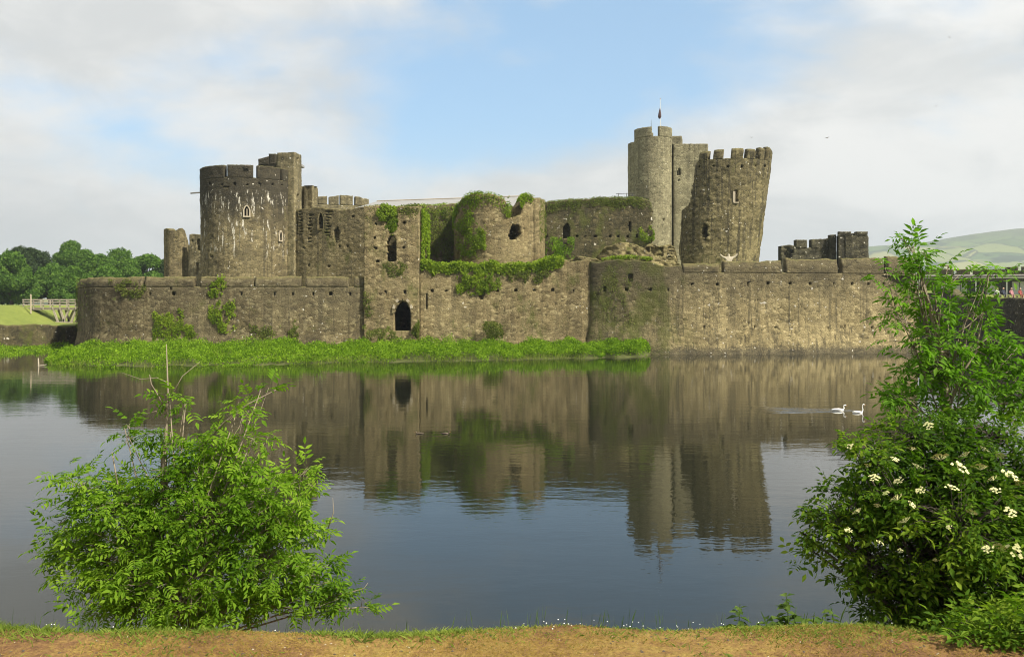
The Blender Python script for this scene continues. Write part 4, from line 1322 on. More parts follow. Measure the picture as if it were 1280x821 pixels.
Geo().tube([P(38.5, 369.6, 133), P(38.5, 367.6, 133)], [0.14, 0.05], 8).build('cap', M['frame'], PO)
SK = TH('stake', 'thin pale stake standing in the water off the grassy bank', 'stake', (PX(48, 76), 76, -0.3))
Geo().tube([P(48, 463, 76), P(48.2, 455, 76), P(47.8, 447.5, 76)], [0.06, 0.06, 0.05], 6).build('shaft', M['palewood'], SK)
Geo().bar(P(47, 457, 76), P(58, 455.5, 76.5), 0.07, 0.05).build('crossbar', M['wood'], SK)


# ------------------------------------------------------------------ trees behind the lawn
def tree(px, top, wpx, d, base, mat, label, seed, group):
    rs = np.random.default_rng(seed)
    x0 = PX(px, d)
    zt, zb_ = PZ(top, d), 3.5
    H = zt - zb_
    rad = wpx / F * d / 2
    root = TH('broadleaf_tree', label, 'tree', (x0, d, zb_), group=group)
    # trunk and limbs
    g = Geo()
    tops = []
    g.tube([(x0, d, zb_ - 0.3), (x0 + 0.1, d, zb_ + H * 0.25), (x0 + rs.uniform(-.5, .5), d, zb_ + H * 0.5), (x0, d, zb_ + H * 0.75)], [0.45, 0.36, 0.25, 0.1], 8)
    nc = 26
    cl = []
    for k in range(nc):
        th, ph = rs.uniform(0, 2 * math.pi), rs.uniform(-0.7, 1)
        rr = rs.uniform(0.35, 0.78)
        cz = zb_ + H * 0.56 + ph * H * 0.36 * (1.0 if ph > 0 else 1.0)
        shrink = math.sqrt(max(0.12, 1 - max(ph, 0) ** 2))
        c = Vector((x0 + math.cos(th) * rad * rr * shrink, d + math.sin(th) * rad * rr * shrink, cz))
        cl.append((c, rad * rs.uniform(0.26, 0.44)))
        g.tube([(x0, d, zb_ + H * rs.uniform(0.25, 0.5)), (x0 + (c.x - x0) * 0.5, d + (c.y - d) * 0.5, (zb_ + H * 0.45 + c.z) / 2), c], [0.16, 0.1, 0.04], 5)
    g.build('trunk', M['barkdark'], root)
    P_, A_, N_ = [], [], []
    for c, r in cl:
        n = int(1700 * (r / 2.5) ** 1.5) + 500
        v = rs.normal(size=(n, 3))
        v /= np.linalg.norm(v, axis=1, keepdims=True)
        v[:, 2] *= 0.85
        rr = r * rs.uniform(0.55, 1.0, n) ** 0.5 * (0.8 + 0.45 * vnoise(v[:, 0] * 2.5 + c.x, v[:, 1] * 2.5, v[:, 2] * 2.5, 3))
        P_.append(np.array(c) + v * rr[:, None])
        q = v + rs.normal(size=(n, 3)) * 0.5
        N_.append(q)
        A_.append(rs.normal(size=(n, 3)) + np.array([0, 0, -0.4]))
    P_, A_, N_ = map(np.concatenate, (P_, A_, N_))
    ln = rs.uniform(0.32, 0.62, len(P_))
    V, T = leaf_mesh(P_, A_, N_, ln, ln * 0.7, 0.15)
    mk('crown', V, T, mat, root)
    return root


TR = [(-40, 318, 90, 205, 'tree1', 'big green tree at the edge of the picture above the lawn'),
      (14, 320, 66, 195, 'tree1', 'round bright tree at the far left end of the row, nearest the lawn'),
      (33, 309, 62, 235, 'tree2', 'dark flat-topped tree rising behind the left end of the row'),
      (62, 329, 52, 205, 'tree1', 'rounded tree standing behind the left end of the footbridge'),
      (98, 303, 66, 232, 'tree1', 'tallest domed tree in the row, above the footbridge'),
      (86, 337, 50, 192, 'tree1', 'low bushy tree directly over the footbridge rails'),
      (120, 319, 62, 208, 'tree1', 'green tree over the bastion, right of the tallest domed tree'),
      (152, 315.5, 66, 212, 'tree1', 'broad green tree above the middle of the bastion merlons'),
      (184, 318, 54, 215, 'tree1', 'green tree just left of the broken tower stump'),
      (206, 322, 40, 222, 'tree2', 'darker tree half hidden behind the broken tower stump'),
      (135, 336, 52, 196, 'tree1', 'low tree showing just above the bastion wall')]
for i, (px, top, wpx, d, mt, lab) in enumerate(TR):
    tree(px, top, wpx, d, 383, M[mt], lab, 100 + i, 'trees behind the lawn')

# ------------------------------------------------------------------ right side: dark dam wall, lawn, building, far battlements
RW = TH('dam_wall', 'high shade-darkened dam wall with sloping broken end, behind the ash sapling', 'wall', (66, 125, 0))
W13 = PathWall([(1150, 160), (1178, 142), (1200, 132), (1245, 118), (1300, 104), (1360, 92), (1560, 70), (2150, 44)], sm=7)
t13 = prof(W13, [(1150, 372), (1172, 366), (1177, 361), (1182, 361.5), (1188, 366), (1196, 371), (1204, 374), (1240, 373.5), (1285, 373), (1360, 372)])
wall_part('masonry', W13, 0, W13.L, -1.0, lambda u: np.maximum(t13(u), 5.35), 1.8, M['dark'], RW, 0.25, rag=0.2, amt=0.3)  # shade of this face is painted in by the dark stone


def rlawn(X, Y):
    return np.minimum(6.25, 4.93 + 0.0118 * np.maximum(Y, 32)) + 0.035 * np.clip(Y - 118, 0, 80) + 0.06 * np.sin(X * 0.3)


xs_, ys_ = np.linspace(0, 1, 30), np.linspace(44.5, 190, 60)
Sg, Yg = np.meshgrid(xs_, ys_, indexing='ij')
o_ = np.argsort(W13.y)
xw = np.interp(Yg, W13.y[o_], W13.x[o_]) + 1.2
Xg = xw + Sg * (170 - xw)
V = np.stack([Xg, Yg, rlawn(Xg, Yg)], -1).reshape(-1, 3)
a = (np.arange(29)[:, None] * 60 + np.arange(59)[None]).ravel()
o = mk('lawn', V, np.stack([a, a + 60, a + 61, a + 1], -1), M['lawn'], smooth=True)
o['kind'] = 'structure'

VC = TH('visitor_building', 'long low building with white panels and thin pale roof edge beyond the dam wall', 'building', (PX(1225, 152), 152, 7))
BA, BBp = (PX(1166, 158), 158.0), (PX(1345, 140), 140.0)
bd = Vector((BBp[0] - BA[0], BBp[1] - BA[1], 0))
blen = bd.length
bd.normalize()
bn = Vector((-bd.y, bd.x, 0))
if bn.y < 0:
    bn = -bn
base = Vector((BA[0], BA[1], 0))


def bbox(s0, s1, o0, o1, z0, z1):
    V = [base + bd * s + bn * o_ + Vector((0, 0, z)) for z in (z0, z1) for o_ in (o0, o1) for s in (s0, s1)]
    return Geo().add(V, [(0, 2, 3, 1), (4, 5, 7, 6), (0, 1, 5, 4), (2, 6, 7, 3), (0, 4, 6, 2), (1, 3, 7, 5)])


zf0, zf1 = 7.0, PZ(353, 152)
bbox(0, blen, 0.6, 7, 6.0, zf1 + 0.25).build('wall', M['steel'], VC)
k, s_ = 0, 0.6
kinds = ['white_panel', 'glazing', 'white_panel', 'white_panel', 'glazing', 'glazing', 'white_panel', 'glazing', 'glazing', 'white_panel', 'white_panel', 'glazing']
while s_ < blen - 2:
    wd_ = (1.5, 0.8, 1.8, 1.2, 1.0, 2.2)[k % 6]
    kd = kinds[k % len(kinds)]
    if kd == 'white_panel':
        bbox(s_, s_ + wd_ - 0.1, 0.45, 0.58, zf0, zf1).build('panel', M['white'], VC)
    else:
        bbox(s_, s_ + wd_ - 0.1, 0.50, 0.57, zf0, zf1).build('pane', M['glass'], VC)
    bbox(s_ + wd_ - 0.1, s_ + wd_, 0.40, 0.59, zf0 - 0.2, zf1).build('mullion', M['steel'], VC)
    s_ += wd_
    k += 1
g = Geo()
for (z0, z1, oo) in ((PZ(351, 152), PZ(349.2, 152), -1.6), (PZ(347.6, 152), PZ(345.8, 152), -0.3)):
    V = [base + bd * s + bn * o_ + Vector((0, 0, z + (0.55 * (1 - s / blen)))) for z in (z0, z1) for o_ in (oo, 7.5) for s in (-1.5, blen)]
    Geo().add(V, [(0, 2, 3, 1), (4, 5, 7, 6), (0, 1, 5, 4), (2, 6, 7, 3), (0, 4, 6, 2), (1, 3, 7, 5)]).build('roof', M['roofgrey'], VC)
for s in (3, 8, 13, 18):
    bbox(s, s + 0.18, -1.4, -1.22, 6.3, PZ(351, 152)).build('column', M['white'], VC)

GW = TH('battlement', 'dark battlemented wall with small pale window gaps behind the low white building', 'wall', (PX(1220, 180), 180, 7))
W14 = PathWall([(1150, 186), (1250, 178), (1330, 170)])
wall_part('masonry', W14, 0, W14.L, 5.0, prof(W14, [(1150, 341), (1163, 337.5), (1180, 336.5), (1256, 336.5), (1300, 341), (1330, 341)]), 1.2, M['curtain_dark'], GW, 0.3,
          [('rect', 1190.5, 337.5, 1195.5, 344, None), ('rect', 1211.5, 338.5, 1215.5, 346, None), ('rect', 1171, 340, 1173, 345, None)], rag=0.1)
for a, b in ((1256.5, 1271.5), (1276.5, 1290), (1295, 1309)):
    wall_part('merlon', W14, W14.u_of(a), W14.u_of(b), PZ(342, 176), PZ(333.6, 176), 0.8, M['dark'], GW, 0.3, out=0.05)

shirt = {'pink': plain('pink_cloth', (0.38, 0.17, 0.19), 0.9, 0.1), 'red': plain('red_cloth', (0.26, 0.06, 0.05), 0.9, 0.1), 'white': plain('white_cloth', (0.65, 0.63, 0.6), 0.9, 0.1), 'navy': plain('navy_cloth', (0.03, 0.035, 0.06), 0.9, 0.1)}
M['skin'] = plain('skin', (0.42, 0.26, 0.19), 0.6, 0.05)
M['hair'] = plain('brown_hair', (0.05, 0.035, 0.025), 0.7, 0.1)
for pp, dd, cn, lab in ((1246.5, 124, 'white', 'person in white top sitting beyond the dam wall'), (1254, 123, 'navy', 'person in dark top sitting between white and pink tops'), (1264, 121, 'pink', 'person in pink top sitting on the lawn beyond the dam wall'), (1275, 119, 'red', 'person in red top sitting at the end of the row beyond the dam wall')):
    x, zz = PX(pp, dd), float(rlawn(np.array(PX(pp, dd)), np.array(dd)))
    pr = TH('person', lab, 'person', (x, dd, zz), group='people sitting beyond the dam wall')
    v = [(0, 0, 0.47), (0, 0.02, 0.70), (0, 0.0, 0.95), (0, 0, 1.08), (0, -0.02, 1.20), (0, -0.02, 1.30), (-0.19, 0, 0.93), (-0.26, -0.06, 0.70), (-0.14, -0.26, 0.60), (0.19, 0, 0.93), (0.26, -0.06, 0.70), (0.14, -0.26, 0.60), (-0.12, -0.40, 0.48), (-0.13, -0.44, 0.05), (-0.13, -0.58, 0.04), (0.12, -0.40, 0.48), (0.13, -0.44, 0.05), (0.13, -0.58, 0.04)]
    e = [(0, 1), (1, 2), (2, 3), (3, 4), (4, 5), (2, 6), (6, 7), (7, 8), (2, 9), (9, 10), (10, 11), (0, 12), (12, 13), (13, 14), (0, 15), (15, 16), (16, 17)]
    r_ = [0.15, 0.14, 0.15, 0.06, 0.10, 0.08, 0.07, 0.05, 0.04, 0.07, 0.05, 0.04, 0.08, 0.05, 0.04, 0.08, 0.05, 0.04]
    skin_figure('body', v, e, r_, shirt[cn], pr)
    ctr = Vector((x, dd - 0.02, zz + 1.24))
    Geo().tube([ctr + Vector((0, -0.02, -0.15)), ctr + Vector((0, -0.03, -0.05)), ctr + Vector((0, -0.03, 0.06)), ctr + Vector((0, 0, 0.12))], [0.07, 0.115, 0.115, 0.05], 8).build('face', M['skin'], pr, smooth=True)
    Geo().tube([ctr + Vector((0, 0.03, -0.12)), ctr + Vector((0, 0.04, 0.02)), ctr + Vector((0, 0.0, 0.12)), ctr + Vector((0, -0.02, 0.15))], [0.08, 0.12, 0.12, 0.04], 8).build('hair', M['hair'], pr, smooth=True)
    bx0, bx1 = x - 0.5, x + 0.5
    bn_ = TH('bench', 'low timber bench under the ' + lab.split(' sitting')[0], 'bench', (x, dd, zz), group='benches beyond the dam wall')
    Geo().box(bx0, bx1, dd - 0.2, dd + 0.25, zz + 0.30, zz + 0.36).build('seat', M['wood'], bn_)
    for sx in (bx0 + 0.1, bx1 - 0.18):
        Geo().box(sx, sx + 0.08, dd - 0.15, dd + 0.2, zz - 0.15, zz + 0.30).build('leg', M['wood'], bn_)


# ------------------------------------------------------------------ ivy and wall plants
def ivy(W, box, n, label, mat, out=(0.02, 0.2), size=(0.09, 0.18), thr=0.45, hang=True, seed=0, group=None, name='ivy', soft=0.35):
    x0, y0, x1, y1 = box
    n = int(n * 1.7)
    px = RNG.uniform(x0 - 2, x1 + 2, n)
    py = RNG.uniform(y0 - 2, y1 + 2, n)
    ex = np.abs(px - (x0 + x1) / 2) / ((x1 - x0) / 2)
    ey = np.abs(py - (y0 + y1) / 2) / ((y1 - y0) / 2)
    e = 1 - (ex ** 2.2 + ey ** 2.2) ** (1 / 2.2)
    f = fbm(px * 0.16, py * 0.12, seed, 41, 4)
    pr_ = np.clip((f - 0.5) * 5.5 + (np.clip(e, -1.0, 0.4) - 0.12) * 2.4 + (0.52 - thr) * 4.0, 0, 1)
    ok = RNG.random(n) < pr_
    px, py = px[ok], py[ok]
    if len(px) < 5:
        return None
    k = RNG.uniform(out[0], out[1], len(px)) * np.clip((f[ok] + np.clip(e[ok], 0, .5) - thr) * 2.5, 0.15, 1.2)
    p, nr = W.point(px, py)
    p = p + nr * k[:, None]
    ax = rdir(len(px)) * 0.8 + np.array([0, 0, -0.9 if hang else 0.6]) + nr * 0.4
    ln = RNG.uniform(*size, len(px))
    V, T = leaf_mesh(p, ax, nr + rdir(len(px)) * 0.7, ln, ln * 0.8, 0.2)
    c = p.mean(0)
    c[2] = p[:, 2].min()
    o = mk(name, V, T, mat, origin=tuple(c))
    tag(o, label, 'ivy', group, 'thing')
    return o


def ivy_cap(W, ztf, x0, x1, n, drop, label, mat, back=1.2, rise=0.2, size=(0.10, 0.2), seed=0, group=None):
    """growth that follows a broken wall top and thins out downwards"""
    u = RNG.uniform(W.u_of(x0), W.u_of(x1), n)
    den = fbm(u * 0.5, seed, 0, 51, 3)
    q = RNG.random(n) ** 1.7
    ok = RNG.random(n) < np.clip((den - 0.3) * 3.5, 0.3, 1) * (1 - 0.5 * q)
    u, den, q = u[ok], den[ok], q[ok]
    x, y, nx, ny = W.at(u)
    k = np.where(q < 0.25, RNG.uniform(-back, 0.12, len(u)), RNG.uniform(0.03, 0.16, len(u)))
    z = ztf(u) + rise * (0.4 + den) * RNG.random(len(u)) - q * drop * (0.4 + 1.2 * fbm(u * 1.3, seed, 3, 52, 3))
    p = np.stack([x + nx * k, y + ny * k, z], -1)
    nr = np.stack([nx, ny, 0 * nx + 0.5], -1) + rdir(len(u)) * 0.6
    ln = RNG.uniform(*size, len(u))
    V, T = leaf_mesh(p, rdir(len(u)) * 0.8 + np.array([0, 0, 0.1]), nr, ln, ln * 0.8, 0.2)
    o = mk('ivy', V, T, mat, origin=(float(x.mean()), float(y.mean()), float(z.min())))
    return tag(o, label, 'ivy', group, 'thing')


IV = 'ivy growing on the walls'
ivy(W1, (97.5, 349, 121, 412), 3000, 'dull ivy down the rounded end of the bastion', M['ivydark'], thr=0.42, seed=1, group=IV)
ivy(W1, (135, 349, 183, 372), 1500, 'thin ivy along the bastion top under its merlons', M['ivydark'], thr=0.50, seed=2, group=IV)
ivy(W1, (260, 344, 281, 370), 1500, 'small bright ivy hanging from a merlon below the round tower', M['ivy'], thr=0.38, seed=3, group=IV)
ivy(W1, (262, 372, 293, 414), 2200, 'two thin strands of ivy on the outer wall below the round tower', M['ivy'], thr=0.47, seed=4, group=IV)
ivy(W1, (193, 386, 228, 428), 2600, 'broad yellow-green ivy patch low on the bastion wall', M['ivy'], thr=0.38, seed=5, group=IV)
ivy(W1, (229, 406, 246, 424), 900, 'little ivy tuft right of the broad patch on the bastion', M['ivy'], thr=0.42, seed=6, group=IV)
ivy(W1, (362, 401, 374, 428), 800, 'narrow ivy strand at the wall foot left of the postern block', M['ivydark'], thr=0.42, seed=7, group=IV)
ivy(W1, (310, 405, 350, 428), 900, 'sparse weeds at the wall foot between round tower and postern', M['ivydark'], thr=0.50, seed=8, group=IV)
ivy(WB, (454, 364, 464, 400), 700, 'narrow ivy strand on the lower left edge of the postern block', M['ivydark'], thr=0.42, seed=9, group=IV)
ivy(WB, (466, 255, 500, 274), 2200, 'bushy bright ivy on the top of the postern block', M['ivy'], out=(0.1, 0.5), thr=0.42, seed=10, group=IV)
ivy(WB, (484, 266, 496, 292), 1400, 'ivy filling the broken notch above the postern block window', M['ivy'], thr=0.34, seed=11, group=IV)
ivy(WB, (480, 322, 508, 348), 1200, 'loose ivy below the window of the postern block', M['ivydark'], thr=0.50, seed=12, group=IV)
ivy_cap(WB, tb, 456, 524, 5000, 1.3, 'thin moss and creeper along the broken top of the postern block', M['ivydark'], 1.0, 0.2, seed=13, group=IV)
pw = PathWall([(xr - 0.02, 97.9), (xr + 0.0, 106.4)], xy=True)


def flank_ivy(label, n, y0, y1, z0, z1, x, sgn, mat, seed):
    yy, zz = RNG.uniform(y0, y1, n), RNG.uniform(z0, z1, n)
    ok = fbm(yy * 0.5, zz * 0.4, seed, 12) > 0.36
    yy, zz = yy[ok], zz[ok]
    m_ = len(yy)
    p = np.stack([x + sgn * RNG.uniform(0.05, 0.3, m_), yy, zz], -1)
    nr = np.tile([sgn, 0, 0], (m_, 1)) + rdir(m_) * 0.7
    ln = RNG.uniform(0.15, 0.28, m_)
    V, T = leaf_mesh(p, rdir(m_) * 0.8 + np.array([0.3 * sgn, 0, -0.9]), nr, ln, ln * 0.8, 0.2)
    o = mk('ivy', V, T, mat, origin=(x, (y0 + y1) / 2, z0))
    tag(o, label, 'ivy', IV, 'thing')


flank_ivy('sunlit curtain of ivy down the right flank of the postern block', 5200, 97.2, 106, 9.5, 16.1, xr, 1, M['ivy'], 14)
ivy_cap(W6, prof(W6, [(523, 257), (545, 256), (566, 255), (590, 258)]), 526, 572, 3000, 1.6, 'creeper along the head of the recess wall', M['ivy'], 0.8, 0.2, seed=31, group=IV)
ivy(W6, (531, 262, 572, 328), 4000, 'dense dark ivy covering the shadowed recess wall', M['ivydark'], out=(0.05, 0.5), thr=0.36, seed=15, group=IV)
ivy(W7, (566, 262, 606, 328), 6500, 'thick ivy climbing the left side of the rounded ruin', M['ivy'], out=(0.05, 0.4), thr=0.44, seed=16, group=IV)
ivy_cap(W7, t7, 568, 636, 9000, 1.5, 'turf and ivy capping the dome of the rounded ruin', M['ivy'], 1.2, 0.35, seed=17, group=IV)
ivy(W7, (630, 246, 638, 274), 700, 'ivy strip beside the torn upper hole of the rounded ruin', M['ivy'], thr=0.42, seed=27, group=IV)
ivy_cap(W7, t7, 650, 668, 2200, 0.9, 'turf cap on the small right turret of the rounded ruin', M['ivy'], 1.2, 0.3, seed=18, group=IV)
ivy(W7c, (673, 250, 682, 300), 700, 'ivy strip down the lit right edge of the rounded ruin', M['ivydark'], thr=0.44, seed=19, group=IV)
ivy_cap(W2, t2, 526, 705, 22000, 0.9, 'rank green growth along the ruined wall top below the rounded ruin', M['ivy'], 3.2, 0.75, (0.13, 0.27), seed=20, group=IV)
ivy(W2, (572, 334, 625, 366), 4200, 'big yellow-green ivy hanging over the middle of the outer wall', M['ivy'], out=(0.05, 0.45), thr=0.44, seed=21, group=IV)
ivy(W2, (626, 334, 690, 352), 2000, 'thin ivy trailing over the outer wall right of the big hanging ivy', M['ivydark'], thr=0.5, seed=22, group=IV)
ivy(W8, (684, 299, 716, 330), 2600, 'leafy bush at the foot of the dark mossy inner wall', M['berm'], out=(0.1, 1.6), thr=0.36, hang=False, seed=23, group=IV)
ivy(W8, (797, 284, 822, 303), 1100, 'small shrub at the broken end of the dark mossy inner wall', M['ivy'], out=(0.1, 0.8), thr=0.42, hang=False, seed=24, group=IV)
ivy_cap(W8, t8, 684, 815, 9000, 1.3, 'grass and moss capping the dark mossy inner wall', M['ivydark'], 1.0, 0.2, (0.08, 0.16), seed=25, group=IV)
ivy(W3, (738, 330, 800, 420), 1800, 'thin creeping growth over the mossy outer wall', M['ivydark'], out=(0.02, 0.12), size=(0.07, 0.14), thr=0.56, seed=26, group=IV)
ivy_cap(W9, prof(W9, [(690, 329), (705, 325), (720, 321), (735, 321), (750, 324), (765, 321), (790, 320), (810, 322), (830, 325), (850, 329)]), 752, 815, 2500, 0.4, 'yellow-green stonecrop along the crumbled ledge', M['ivy'], 1.5, 0.15, (0.08, 0.16), seed=28, group=IV)
for bx_, lab in (((458, 408, 500, 426), 'low dark shrub at the wall foot just left of the postern door'), ((518, 402, 536, 424), 'little shrub at the wall foot right of the postern door'), ((604, 404, 628, 424), 'small dark shrub at the wall foot under the hanging ivy')):
    ivy(WB if bx_[0] < 530 else W2, bx_, 1800, lab, M['ivydark'], out=(0.7, 1.8), thr=0.34, hang=False, seed=int(bx_[0]), group='shrubs at the wall foot', name='shrub')


# ------------------------------------------------------------------ birds on and over the water
for (px, py, L, lab, nk) in ((1048, 512.8, 0.6, 'white swan swimming behind, with its neck drawn down', 0.35), (1072.5, 515.5, 0.5, 'white swan swimming ahead with its neck upright', 0.75)):
    d = 5500.0 / (py + 0.5 - 385)
    sw = TH('swan', lab, 'swan', (PX(px, d), d, -0.05), group='swans on the lake')
    bird_body(sw, L, M['feather'], 1, nk)
for (px, lab) in ((524.5, 'brown duck on the open water, the left one of the pair'), (557, 'brown duck on the open water, the right one of the pair')):
    d = 5500.0 / (542 - 385)
    dk = TH('duck', lab, 'duck', (PX(px, d), d, -0.03), group='ducks on the lake')
    bird_body(dk, 0.30, M['duck'], 1 if px > 540 else -1)


def flying(px, py, d, span, roll, lab):
    c = P(px, py, d)
    g_ = TH('gull', lab, 'bird', c, group='gulls in the sky')
    Geo().tube([c + Vector((-0.2, 0.1, 0)) * span, c, c + Vector((0.22, -0.1, 0.01)) * span], [0.01 * span, 0.06 * span, 0.02 * span], 6).build('body', M['duck'], g_)
    for s in (-1, 1):
        a = c + Vector((0, s * 0.03, 0)) * span
        t1 = c + Vector((s * 0.24, 0.05, 0.13 + s * roll)) * span
        t2 = c + Vector((s * 0.5, 0.02, 0.05 + 2 * s * roll)) * span
        Geo().tube([a, t1, t2], [0.045 * span, 0.035 * span, 0.008 * span], 5).build('wing', M['duck'], g_)


flying(1034, 172.5, 90, 0.5, 0.05, 'gull flying just right of the leaning tower, lowest in the sky')
flying(1187, 47, 90, 0.35, -0.05, 'gull flying highest, near the top of the cloud')
flying(1170, 133, 90, 0.32, 0.1, 'tiny gull above the hill, middle of the grey cloud')
flying(939.5, 172, 90, 0.3, 0.0, 'tiny gull close above the leaning tower merlons')

# ------------------------------------------------------------------ foreground plants
def leaflet(V, Fc, base, ax, side, up, ln, wd):
    b = len(V)
    tip = base + ax * ln - up * ln * 0.18
    m1 = base + ax * ln * 0.4
    V += [base, m1 + side * wd / 2 + up * wd * 0.12, base + ax * ln * 0.75 + side * wd * 0.3 - up * ln * 0.05, tip, base + ax * ln * 0.75 - side * wd * 0.3 - up * ln * 0.05, m1 - side * wd / 2 + up * wd * 0.12, m1 - up * wd * 0.05]
    Fc += [(b, b + 6, b + 1), (b + 1, b + 6, b + 2), (b + 6, b + 3, b + 2), (b, b + 5, b + 6), (b + 5, b + 4, b + 6), (b + 6, b + 4, b + 3)]


def compound(pairs, lln, lwd, droop, seed):
    rs = random.Random(seed)
    V, Fc = [], []
    up = Vector((0, 0, 1))
    f = lambda x: Vector((x, 0, -droop * x * x))
    V += [f(0) + Vector((0, .006, 0)), f(0) - Vector((0, .006, 0)), f(.5) - Vector((0, .005, 0)), f(.5) + Vector((0, .005, 0)), f(1)]
    Fc += [(0, 1, 2), (0, 2, 3), (3, 2, 4)]
    for k in range(pairs):
        x = 0.28 + 0.62 * k / max(1, pairs - 0.5)
        for s in (-1, 1):
            ax = Vector((rs.uniform(0.35, 0.6), s, rs.uniform(-0.35, 0.0))).normalized()
            sd = up.cross(ax).normalized()
            leaflet(V, Fc, f(x), ax, sd, ax.cross(sd), lln * rs.uniform(0.8, 1.1) * (0.75 + 0.35 * math.sin(math.pi * (k + 1) / (pairs + 1))), lwd * rs.uniform(0.85, 1.1))
    ax = (f(1) - f(0.9)).normalized()
    sd = Vector((0, 1, 0))
    leaflet(V, Fc, f(1), ax, sd, ax.cross(sd), lln * 1.1, lwd * 1.15)
    return np.array([tuple(v) for v in V]), np.array(Fc)


def shrub(root, clumps, dc, base_pts, leafT, leafsize, mat, barkmat, density, n_parts=300, seed=0, ymul=0.85, bare=(), per=(3, 6), stem=(0.035, 0.02)):
    """clumps: (px, py, rx, ry, d offset) in photo pixels at distance dc"""
    rs = np.random.default_rng(seed)
    g = Geo()
    frames = []
    tips_all = []
    for ci, (px, py, rx, ry, do) in enumerate(clumps):
        d = dc + do
        c = np.array(P(px, py, d))
        ax_ = np.array([rx / F * d, min(rx, ry * 1.6) / F * d * ymul, ry / F * d])
        n = max(2, int(density * (rx * ry) / 1000.0))
        v = rs.normal(size=(n, 3))
        v /= np.linalg.norm(v, axis=1, keepdims=True)
        tips = c + v * ax_ * (rs.random(n) ** 0.4)[:, None]
        b0 = np.array(base_pts[ci % len(base_pts)])
        mid = b0 * 0.45 + c * 0.55 + np.array([0, 0, 0.12 * np.linalg.norm(c - b0)]) * 0.5 + rs.normal(size=3) * 0.04
        g.tube([b0, mid, c], [stem[0], stem[1], stem[1] * 0.45], 6)
        for k in range(n):
            src = mid if rs.random() < 0.3 else c
            tm = (src + tips[k]) / 2 + rs.normal(size=3) * 0.03
            g.tube([src, tm, tips[k]], [0.0045, 0.003, 0.002], 4)
            out = v[k] * np.array([1, 1, 0.6])
            for _ in range(rs.integers(*per)):
                dr = out * 0.7 + rs.normal(size=3) * 0.75
                dr[2] = dr[2] * 0.7 + 0.05
                frames.append((tips[k] + rs.normal(size=3) * 0.025, dr / np.linalg.norm(dr), leafsize * rs.uniform(0.6, 1.2)))
    for pts, rr in bare:
        g.tube([P(a, b, dc + q) for a, b, q in pts], rr, 6)
    g.build('branches', barkmat, root, smooth=True)
    # frames -> matrices
    pos = np.array([f[0] for f in frames])
    X = np.array([f[1] for f in frames])
    sz = np.array([f[2] for f in frames])
    upv = np.tile([0, 0, 1.0], (len(X), 1)) + rs.normal(size=X.shape) * 0.35
    Y = np.cross(upv, X)
    Y /= np.linalg.norm(Y, axis=1, keepdims=True) + 1e-9
    Z = np.cross(X, Y)
    order = np.argsort(pos[:, 1] - 0.25 * pos[:, 2])
    part = np.zeros(len(pos), bool)
    part[order[:n_parts * 2:2]] = True
    lo = LOC[root.name]
    meshes = []
    for TV, TF in leafT:
        me = bpy.data.meshes.new('leaf')
        me.from_pydata([tuple(v) for v in TV], [], [tuple(f) for f in TF])
        me.materials.append(mat)
        meshes.append(me)
    for i in np.nonzero(part)[0]:
        o = bpy.data.objects.new('leaf', meshes[i % len(meshes)])
        Mx = Matrix((tuple(X[i]), tuple(Y[i]), tuple(Z[i]))).transposed().to_4x4()
        Mx = Matrix.Translation(Vector(pos[i]) - lo) @ Mx @ Matrix.Scale(sz[i], 4)
        o.parent = root
        o.matrix_basis = Mx
        COL.objects.link(o)
    rest = np.nonzero(~part)[0]
    VV, FF, b = [], [], 0
    for k, (TV, TF) in enumerate(leafT):
        idx = rest[rest % len(leafT) == k]
        if not len(idx):
            continue
        v = pos[idx][:, None] + sz[idx][:, None, None] * (TV[None, :, 0:1] * X[idx][:, None] + TV[None, :, 1:2] * Y[idx][:, None] + TV[None, :, 2:3] * Z[idx][:, None])
        VV.append(v.reshape(-1, 3))
        FF.append((TF[None] + (np.arange(len(idx)) * len(TV))[:, None, None] + b).reshape(-1, 3))
        b += len(idx) * len(TV)
    o = mk('foliage', np.concatenate(VV), np.concatenate(FF), mat, root)
    o['kind'] = 'stuff'
    return pos


ashT = [compound(4, 0.42, 0.16, 0.26, 1), compound(4, 0.40, 0.15, 0.15, 2), compound(4, 0.38, 0.14, 0.36, 3), compound(3, 0.44, 0.165, 0.2, 4)]
elderT = [compound(2, 0.55, 0.24, 0.25, 5), compound(2, 0.52, 0.22, 0.12, 6), compound(3, 0.46, 0.20, 0.3, 7)]

AB = TH('ash_bush', 'bushy young ash with bare pale twigs on top, left on the near bank', 'bush', P(225, 800, 8.0))
cl = [(230, 715, 125, 62, 0), (125, 700, 62, 50, 0.1), (78, 690, 34, 40, 0), (95, 610, 42, 26, 0), (140, 640, 55, 40, 0), (185, 640, 75, 60, 0), (262, 640, 90, 70, 0), (285, 578, 48, 32, 0.1),
      (345, 630, 62, 50, 0), (388, 600, 26, 24, 0), (340, 700, 70, 52, 0), (395, 660, 22, 26, 0.1), (150, 745, 66, 32, 0), (240, 755, 110, 30, -0.1), (425, 755, 34, 16, 0), (455, 760, 20, 10, 0), (442, 742, 26, 13, 0), (468, 758, 12, 8, 0), (405, 735, 22, 14, 0), (365, 745, 48, 28, 0),
      (232, 590, 48, 28, 0), (256, 550, 32, 14, 0), (155, 545, 24, 14, 0), (150, 535, 14, 8, 0), (302, 512, 22, 14, 0), (333, 488, 18, 6, 0), (210, 492, 10, 7, 0), (232, 505, 16, 9, 0), (212, 540, 18, 10, 0), (322, 548, 22, 14, 0), (62, 655, 22, 14, 0), (410, 720, 26, 20, 0)]
bb = [P(215, 805, 7.9), P(235, 808, 8.1), P(255, 800, 7.9), P(200, 800, 8.1)]
